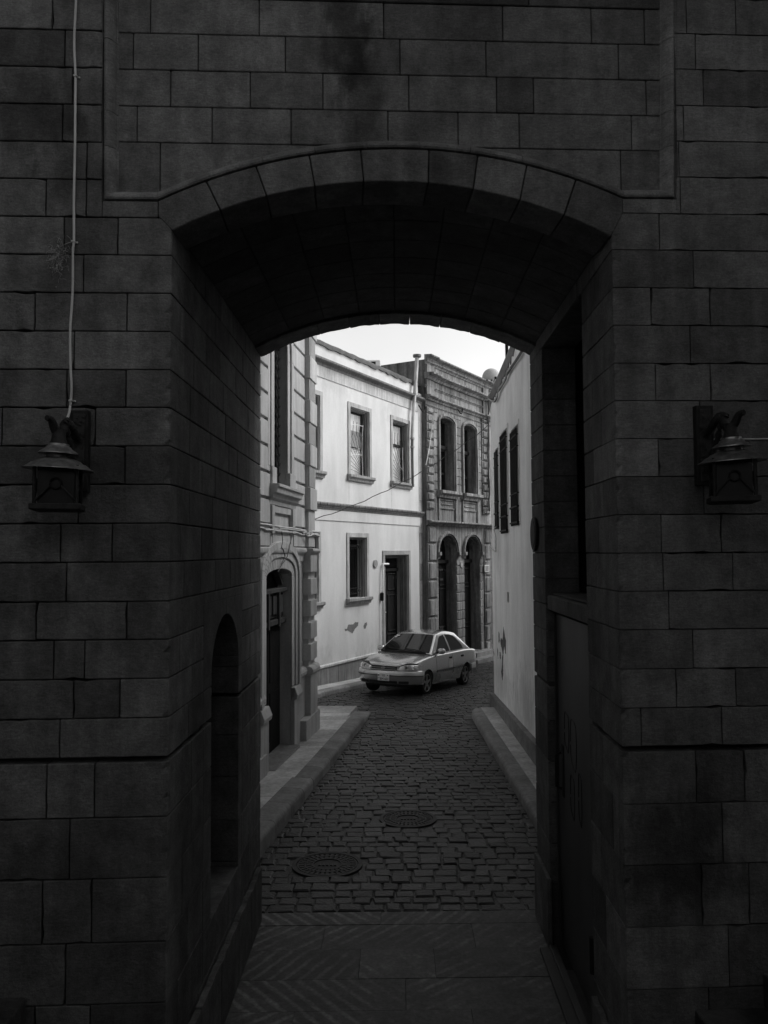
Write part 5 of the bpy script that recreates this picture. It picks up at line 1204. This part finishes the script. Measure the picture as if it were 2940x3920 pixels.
for ax in (1.18, -1.17):
    for s in (1, -1): bmesh.ops.create_cone(cm, cap_ends=True, segments=32, radius1=.325, radius2=.325, depth=.5, matrix=Matrix.Translation((ax, s * .80, .285)) @ Matrix.Rotation(math.pi / 2, 4, 'X'))
cme = bpy.data.meshes.new('cut'); cm.to_mesh(cme); cm.free(); co = bpy.data.objects.new('cut', cme); C.objects.link(co)
md = bo.modifiers.new('b', 'BOOLEAN'); md.object = co; md.operation = 'DIFFERENCE'; md.solver = 'EXACT'
dg = bpy.context.evaluated_depsgraph_get(); nm = bpy.data.meshes.new_from_object(bo.evaluated_get(dg)); bo.modifiers.clear(); old = bo.data; bo.data = nm
bpy.data.objects.remove(co); nm.materials.clear(); nm.materials.append(M['paint'])
if 'tone' not in nm.attributes:
    a = nm.attributes.new('tone', 'FLOAT', 'FACE')
nm.attributes['tone'].data.foreach_set('value', [1.0] * len(nm.attributes['tone'].data))
bo.parent = car
# cabin
cx_ = [-1.52, -1.25, -.88, -.55, -.25, .12, .45, .88]; czr = [.965, 1.15, 1.385, 1.43, 1.44, 1.385, 1.19, .945]
def cy_(z): return .765 - .20 * max(0, (z - .9)) / .5 - .03 * max(0, (z - .9) / .5) ** 2
def bow(x, y): return (.13 if x > -.2 else -.10) * (1 - (y / .75) ** 2) * min(1, abs(x + .35) / .5)
def zroof(x):
    if x > .12: return 1.385 - (x - .12) * .44 / .76
    if x < -.88: return 1.385 + (x + .88) * .42 / .64
    return itp([-.88, -.55, -.25, .12], [1.385, 1.43, 1.44, 1.385], x)
m = MB(); rings = []
xs_ = [-1.52, -1.4, -1.25, -1.1, -.98, -.88, -.8, -.65, -.45, -.25, -.05, .05, .12, .2, .3, .45, .6, .75, .88]
for x in xs_:
    zr = zroof(x); ye = cy_(zr); h = [(cy_(.86), .86)] + [(cy_(.86 + (zr - .86) * k / 4), .86 + (zr - .86) * k / 4) for k in range(1, 4)]
    h += [(ye, zr - .012), (ye - .02, zr), (ye * .75, zr + .018), (ye * .4, zr + .028), (0, zr + .03)]
    rings.append([V((x + bow(x, y), y, z)) for y, z in h] + [V((x + bow(x, y), -y, z)) for y, z in h[-2::-1]])
m.sweep(rings, 1, closed=True); m.build('cabin', M['paint'], car, smooth=40)
def top_patch(name, x0, x1, mar, mat, n=10, lift=.006, th=.004):
    m = MB(); R0 = []
    for k in range(n + 1):
        x = x0 + (x1 - x0) * k / n; zr = zroof(x); ye = cy_(zr) - mar; row = []
        for q in range(13):
            y = ye * (q / 6 - 1); f = abs(y) / cy_(zr); z = zr + .03 - .03 * f ** 2.2; row.append(V((x + bow(x, y) + (lift if x > 0 else -lift), y, z + lift)))
        R0.append(row)
    m.sweep(R0 , 1); return m.build(name, mat, car, smooth=60)
ws_ = top_patch('windscreen', .17, .85, .05, M['carglass']); top_patch('rear_window', -.95, -1.46, .07, M['carglass'])
def side_patch(name, poly, s, mat, lift=.005, tone=1.0):
    m = MB(); m.solid([V((x + bow(x, cy_(z)), s * (cy_(z) - .01), z)) for x, z in poly], [V((x + bow(x, cy_(z)), s * (cy_(z) + lift), z)) for x, z in poly], tone); return m.build(name, mat, car)
for s in (1, -1):
    side_patch('side_window', [(.62, .955), (.36, 1.12), (.11, 1.29), (-.05, 1.345), (-.20, 1.365), (-.22, .965)], s, M['carglass'])
    side_patch('side_window', [(-.31, .965), (-.29, 1.365), (-.55, 1.355), (-.74, 1.31), (-.98, 1.14), (-1.06, 1.06), (-1.08, .975)], s, M['carglass'])
    # doors: panels lying 4 mm proud of the body side
    for x0, x1, k in ((-.25, .72, 0), (-1.0, -.265, 1)):
        m = MB(); rows = []
        for q in range(9):
            z = .26 + (.885 - .26) * q / 8; row = []
            for p in range(9):
                xx = x0 + (x1 - x0) * p / 8
                if k == 1 and z < .62: xx = max(xx, -1.17 + math.sqrt(max(0, .345 ** 2 - (z - .285) ** 2)) + .0)
                row.append(V((xx, s * (side_y(xx, z) + .005), z)))
            rows.append(row)
        m.sweep(rows, 1); d = m.build('door', M['paint'], car, smooth=60)
        m = MB(); hx = x0 + .13; yy_ = side_y(hx, .80); m.box(hx - .07, hx + .07, s * yy_ if s > 0 else s * yy_ - .022, s * yy_ + .022 if s > 0 else s * yy_, .775, .825); m.build('handle', M['blackplastic'], d, bevel=.008)
        m = MB(); m.tube([V((x0 + .02, s * (side_y(x0, .53) + .008), .53)), V((x1 - .02, s * (side_y(x1, .53) + .008), .53))], .014, 6, .8); m.build('rub_strip', M['blackplastic'], d)
        if k == 0 and s == 1:
            m = MB(); R_ = []
            for z, xa, xb in ((.56, -.235, .0), (.62, -.235, .03), (.70, -.235, .02), (.78, -.235, .0), (.80, -.235, -.1)): R_.append([V((xa + (xb - xa) * q / 4, side_y(xa + (xb - xa) * q / 4, z) + .009, z)) for q in range(5)])
            m.sweep(R_, 1); m.build('filler_patch', M['filler'], d)
            m = MB(); R_ = []
            for z, xa, xb in ((.27, -.235, .5), (.36, -.235, .45), (.48, -.235, .55)): R_.append([V((xa + (xb - xa) * q / 4, side_y(xa + (xb - xa) * q / 4, z) + .009, z)) for q in range(5)])
            m.sweep(R_, .62); m.build('filler_patch', M['filler'], d)
        if k == 1 and s == 1:
            m = MB(); R_ = []
            for z, xa, xb in ((.40, -.42, -.28), (.46, -.60, -.28), (.51, -.56, -.28)): R_.append([V((xa + (xb - xa) * q / 4, side_y(xa + (xb - xa) * q / 4, z) + .009, z)) for q in range(5)])
            m.sweep(R_, .55); m.build('filler_patch', M['filler'], d)
    # mirror
    m = MB(); m.lathe((0, 0, 0), [(.001, -.095), (.05, -.09), (.072, -.05), (.075, 0), (.07, .05), (.048, .088), (.001, .095)], 14)
    mo = MB(); mo.v = [(.53 + v[0] * .9 - .04 * (v[2] / .09) * 0, s * (.86 + v[2]), 1.0 + v[1]) for v in m.v]; mo.f, mo.t, mo.a = m.f, m.t, m.a
    mi = mo.build('wing_mirror', M['paint'], car, smooth=60)
    m = MB(); m.tube([V((.56, s * .72, .955)), V((.55, s * .80, .985))], .03, 8); m.build('arm', M['blackplastic'], mi)
# front end, run along the plan curve of the nose
def nose(y, z):
    t = abs(y) / .80; return 1.915 - .10 * t * t - .24 * t ** 6 - .10 * max(0, z - .56)
def nose_run(m, y0, y1, prof, n=24, tone=1.0, closed=True):
    rings = []
    for k in range(n + 1):
        y = y0 + (y1 - y0) * k / n; e = .002; dx = (nose(y + e, .5) - nose(y - e, .5)) / (2 * e); nr = V((1, -dx, 0)).normalized()
        rings.append([V((nose(y, .5), y, z)) + nr * o for o, z in prof])
    m.sweep(rings, tone, closed=closed)
m = MB(); nose_run(m, -.80, .80, [(-.06, .27), (.02, .275), (.055, .31), (.07, .39), (.085, .455), (.092, .52), (.075, .585), (.03, .612), (-.12, .617)], 40)
for s in (1, -1):
    rings = []
    for k in range(5):
        x = nose(.80, .5) + .0 - k * .028; rings.append([V((x, s * (.80 + o * .42 + .012 * k / 4), z)) for o, z in [(-.06, .27), (.02, .275), (.055, .31), (.07, .39), (.085, .455), (.092, .52), (.075, .585), (.03, .612), (-.12, .617)]])
    m.sweep(rings, 1, closed=True)
bu = m.build('front_bumper', M['paint'], car, smooth=50)
m = MB()
for a, b in ((-.36, .36), (-.60, -.40), (.40, .60)): nose_run(m, a, b, [(.04, .30), (.078, .313), (.083, .365), (.04, .378)], 12)
m.build('air_intake', M['blackplastic'], bu)
m = MB(); nose_run(m, -.80, .80, [(.08, .475), (.0965, .48), (.0965, .495), (.08, .50)], 30, .7); m.build('bumper_groove', M['blackplastic'], bu)
m = MB(); nose_run(m, -.33, .33, [(-.06, .63), (.05, .635), (.04, .71), (-.08, .73)], 14); go = m.build('grille', M['blackplastic'], car)
m = MB(); nose_run(m, -.33, .33, [(.03, .664), (.056, .666), (.056, .678), (.03, .68)], 14); nose_run(m, -.37, .37, [(-.02, .614), (.06, .617), (.06, .634), (-.02, .636)], 14); nose_run(m, -.35, .35, [(-.08, .712), (.045, .714), (.03, .73), (-.08, .742)], 14); m.build('grille_bar', M['paint'], go)
m = MB(); xx = nose(0, .5) + .058; m.solid([V((xx, .06 * math.cos(q / 18 * 6.2832), .67 + .027 * math.sin(q / 18 * 6.2832))) for q in range(18)], [V((xx + .008, .06 * math.cos(q / 18 * 6.2832), .67 + .027 * math.sin(q / 18 * 6.2832))) for q in range(18)]); m.build('badge', M['alloy'], go)
for s in (1, -1):
    m = MB(); rings = []
    for k in range(15):
        t = k / 14; y = s * (.36 + .40 * t); e = .002; dx = (nose(y + e, .5) - nose(y - e, .5)) / (2 * e); nr = V((1, -dx, 0)).normalized(); p = V((nose(y, .5), y, 0))
        zl = .624 + .012 * t; zh = .695 + .085 * math.sin(min(1, t * 1.25) * math.pi / 2) - .02 * t * t
        if k == 0: zh = zl + .03
        rings.append([p + nr * o + V((0, 0, z)) for o, z in [(-.10, zl), (.055, zl), (.05, (zl + zh) / 2), (-.005, zh - .008), (-.12, zh)]])
    m.sweep(rings, 1, closed=True); hl = m.build('headlight', M['lens'], car, smooth=50)
    m = MB(); rings = []
    for k in range(15):
        t = k / 14; y = s * (.352 + .416 * t); e = .002; dx = (nose(y + e, .5) - nose(y - e, .5)) / (2 * e); nr = V((1, -dx, 0)).normalized(); p = V((nose(y, .5), y, 0)); zh = .695 + .085 * math.sin(min(1, t * 1.25) * math.pi / 2) - .02 * t * t
        rings.append([p + nr * o + V((0, 0, z)) for o, z in [(-.13, zh - .004), (.0, zh - .008), (.0, zh + .008), (-.13, zh + .012)]])
    m.sweep(rings, 1, closed=True); m.build('trim', M['blackplastic'], hl)
    m = MB(); y = s * .55; p = V((nose(y, .5) + .044, y, .685)); m.lathe((0, 0, 0), [(.001, .012), (.03, .010), (.045, 0), (.045, -.02)], 14); mo = MB(); mo.v = [(p.x + v[2], p.y + v[0], p.z + v[1]) for v in m.v]; mo.f, mo.t, mo.a = m.f, [.35] * len(m.f), m.a; mo.build('reflector', M['alloy'], hl, smooth=60)
    m = MB(); rings = []
    for k in range(4):
        y = s * (.665 + .03 * k / 3); nr = V((1, s * .5, 0)).normalized(); p = V((nose(y, .5), y, 0)); rings.append([p + nr * o + V((0, 0, z)) for o, z in [(.0, .642), (.058, .644), (.05, .72), (-.0, .74)]])
    m.sweep(rings, 2.0, closed=True); m.build('indicator', M['white'], hl)
    m = MB(); m.box(-2.115, -2.02, s * .64 - .1, s * .64 + .1, .64, .80, .4); m.build('tail_light', M['lens'], car, bevel=.02)
    m = MB(); m.lathe((0, 0, 0), [(.14, -.0), (.30, 0)], 4)
m = MB()
prof = [(-.05, .28), (.03, .29), (.05, .40), (.045, .52), (-.05, .56)]; rings = []
for k in range(25):
    y = -.8 + 1.6 * k / 24; t = abs(y) / .8; x = -2.10 + .06 * t * t + .22 * t ** 6; rings.append([V((x - o, y * (1 + o * .3), z)) for o, z in prof])
m.sweep(rings, 1, closed=True)
for s in (1, -1): m.sweep([[V((-1.80 + .3 * k / 3, s * (.815 + o * .3), z)) for o, z in prof] for k in range(4)], 1, closed=True)
m.build('rear_bumper', M['paint'], car, smooth=50)
# plate
pl_ = MB(); xx = nose(0, .5) + .098; py_ = .03
pl_.box(xx - .012, xx, py_ - .155, py_ + .155, .365, .525, 1.0); plate = pl_.build('number_plate', M['white'], car, bevel=.004)
PM = lambda y, z: Matrix(((0, 0, 1, xx + .001), (1, 0, 0, y), (0, 1, 0, z), (0, 0, 0, 1)))
text('10', .075, M['black'], plate, PM(py_ + .0, .485), 'lettering'); text('BM 601', .082, M['black'], plate, PM(py_ + .025, .405), 'lettering', sx=.92); text('AZ', .035, M['black'], plate, PM(py_ - .125, .425), 'lettering')
m = MB(); m.box(xx, xx + .002, py_ - .145, py_ - .11, .475, .505); m.box(xx, xx + .002, py_ + .10, py_ + .125, .485, .505); m.build('emblem', M['black'], plate)
# wheels
for ax in (1.18, -1.17):
    for s in (1, -1):
        t = MB(); cc = (ax, s * .70, .285)
        def wl(m_, prof, n=28, tone=1.0):
            rings = []
            for r, h in prof: rings.append([V((cc[0] + r * math.cos(q / n * 6.2832), cc[1] + s * h, cc[2] + r * math.sin(q / n * 6.2832))) for q in range(n)])
            m_.sweep(rings, tone, closed=True)
        wl(t, [(.19, -.08), (.27, -.085), (.285, -.06), (.287, .05), (.272, .08), (.215, .088), (.19, .07)]); w_ = t.build('wheel', M['rubber'], car, smooth=40)
        m = MB(); wl(m, [(.195, .03), (.215, .082), (.20, .086), (.185, .06), (.18, .02), (.02, .015)]); m.build('rim', M['alloy'], w_, smooth=30)
        m = MB()
        for q in range(5):
            a = q / 5 * 6.2832 + .3; d = V((math.cos(a), 0, math.sin(a))); e = V((-math.sin(a), 0, math.cos(a))); c0 = V(cc) + V((0, s * .05, 0)); c1 = V(cc) + V((0, s * .078, 0))
            pts = [(.03, -.035), (.19, -.022), (.19, .022), (.03, .035)]; m.solid([c0 + d * r + e * k for r, k in pts], [c1 + d * r + e * k for r, k in pts])
        wl(m, [(.001, .085), (.045, .084), (.055, .06), (.05, .02)], 16); m.build('spokes', M['alloy'], w_)
# wipers, stickers, under-shadow pan
m = MB()
def wsp_(x, y): zr = zroof(x); f = abs(y) / cy_(zr); return V((x + bow(x, y) + .02, y, zr + .03 - .03 * f ** 2.2 + .022))
for ya, yb in ((.08, .55), (-.42, .08)): m.tube([wsp_(.86, yb), wsp_(.80, (ya + yb) / 2 - .02), wsp_(.78, ya - .02)], .011, 5)
m.tube([wsp_(.885, -.62), wsp_(.885, 0), wsp_(.885, .62)], .02, 5)
m.build('wiper', M['blackplastic'], car)
m = MB()
for x, y, s_ in ((.27, -.44, .05), (.33, -.47, .035)): m.poly([wsp_(x - s_ * .4, y - s_), wsp_(x - s_ * .4, y + s_), wsp_(x + s_ * .4, y + s_), wsp_(x + s_ * .4, y - s_)])
m.build('sticker', M['white'], ws_)
m = MB(); m.box(-1.9, 1.7, -.6, .6, .20, .24); m.build('underbody', M['blackplastic'], car)
# ================================================================== unseen house blocks, added round the viewpoint to keep daylight off the gate wall
hb = MB(); hb.box(-7.0, 6.5, -6.5, -SHD_Y, -1, SHD_Z); hb.box(RSX, 6.5, -SHD_Y - .01, 4.2, -1, RSZ); hb.box(-7.0, LSX, -SHD_Y - .01, 4.1, -1, LSZ)
tag(hb.build('shade_blocks', M['house'], None), 'unseen blocks added round the viewpoint to shade the gate wall', 'house')
# ================================================================== light, sky, camera
w = bpy.data.worlds.new('World'); bpy.context.scene.world = w; w.use_nodes = True; nt = w.node_tree
bg = nt.nodes['Background']; sky = nt.nodes.new('ShaderNodeTexSky'); sky.sky_type = 'NISHITA'; sky.sun_disc = False
SUN_EL, SUN_AZ = math.radians(47), math.radians(76)      # azimuth measured from +Y towards +X
sky.sun_elevation = SUN_EL; sky.sun_rotation = SUN_AZ; sky.dust_density = 4.0; sky.air_density = 1.0; sky.ozone_density = 1.0
bw_ = nt.nodes.new('ShaderNodeRGBToBW'); nt.links.new(sky.outputs[0], bw_.inputs[0])
tc = nt.nodes.new('ShaderNodeTexCoord'); nz = nt.nodes.new('ShaderNodeTexNoise'); nz.inputs['Scale'].default_value = 2.2; nz.inputs['Detail'].default_value = 4; nt.links.new(tc.outputs['Generated'], nz.inputs['Vector'])
mr = nt.nodes.new('ShaderNodeMapRange'); mr.inputs[1].default_value = .3; mr.inputs[2].default_value = .7; mr.inputs[3].default_value = .9; mr.inputs[4].default_value = 1.08; nt.links.new(nz.outputs['Fac'], mr.inputs[0])
sx = nt.nodes.new('ShaderNodeSeparateXYZ'); nt.links.new(tc.outputs['Generated'], sx.inputs[0])
gr_ = nt.nodes.new('ShaderNodeMapRange'); gr_.inputs[1].default_value = .1; gr_.inputs[2].default_value = 1; gr_.inputs[3].default_value = SKY_H; gr_.inputs[4].default_value = SKY_Z; nt.links.new(sx.outputs[2], gr_.inputs[0])
m1 = nt.nodes.new('ShaderNodeMath'); m1.operation = 'MULTIPLY'; nt.links.new(bw_.outputs[0], m1.inputs[0]); nt.links.new(mr.outputs[0], m1.inputs[1])
m2 = nt.nodes.new('ShaderNodeMath'); m2.operation = 'MULTIPLY'; nt.links.new(m1.outputs[0], m2.inputs[0]); nt.links.new(gr_.outputs[0], m2.inputs[1])
nt.links.new(m2.outputs[0], bg.inputs['Color']); bg.inputs['Strength'].default_value = .15
sl = bpy.data.lights.new('sun', 'SUN'); sl.energy = SUN_E; sl.angle = math.radians(25); sl.color = (1, 1, 1)
so = bpy.data.objects.new('sun', sl); C.objects.link(so)
sd_ = V((math.sin(SUN_AZ) * math.cos(SUN_EL), math.cos(SUN_AZ) * math.cos(SUN_EL), math.sin(SUN_EL))); so.rotation_euler = sd_.to_track_quat('Z', 'Y').to_euler(); so.location = (3, 12, 20)
cam = bpy.data.cameras.new('camera'); co = bpy.data.objects.new('camera', cam); C.objects.link(co)
co.matrix_world = Matrix(((RT.x, UP.x, -FWD.x, 0), (RT.y, UP.y, -FWD.y, 0), (RT.z, UP.z, -FWD.z, EYE), (0, 0, 0, 1)))
cam.sensor_fit = 'HORIZONTAL'; cam.sensor_width = 36; cam.lens = F / 2940 * 36; cam.clip_end = 1000; cam.clip_start = .05
sc = bpy.context.scene; sc.camera = co
sc.view_settings.view_transform = 'Standard'; sc.view_settings.look = 'None'; sc.view_settings.gamma = 1; sc.view_settings.exposure = EXPO
sc.render.engine = 'CYCLES'; sc.cycles.use_denoising = True; sc.cycles.max_bounces = 8; sc.cycles.diffuse_bounces = 5
try: sc.cycles.denoiser = 'OPENIMAGEDENOISE'
except Exception: pass
for o in bpy.data.objects:
    if '_w' in o: del o['_w']
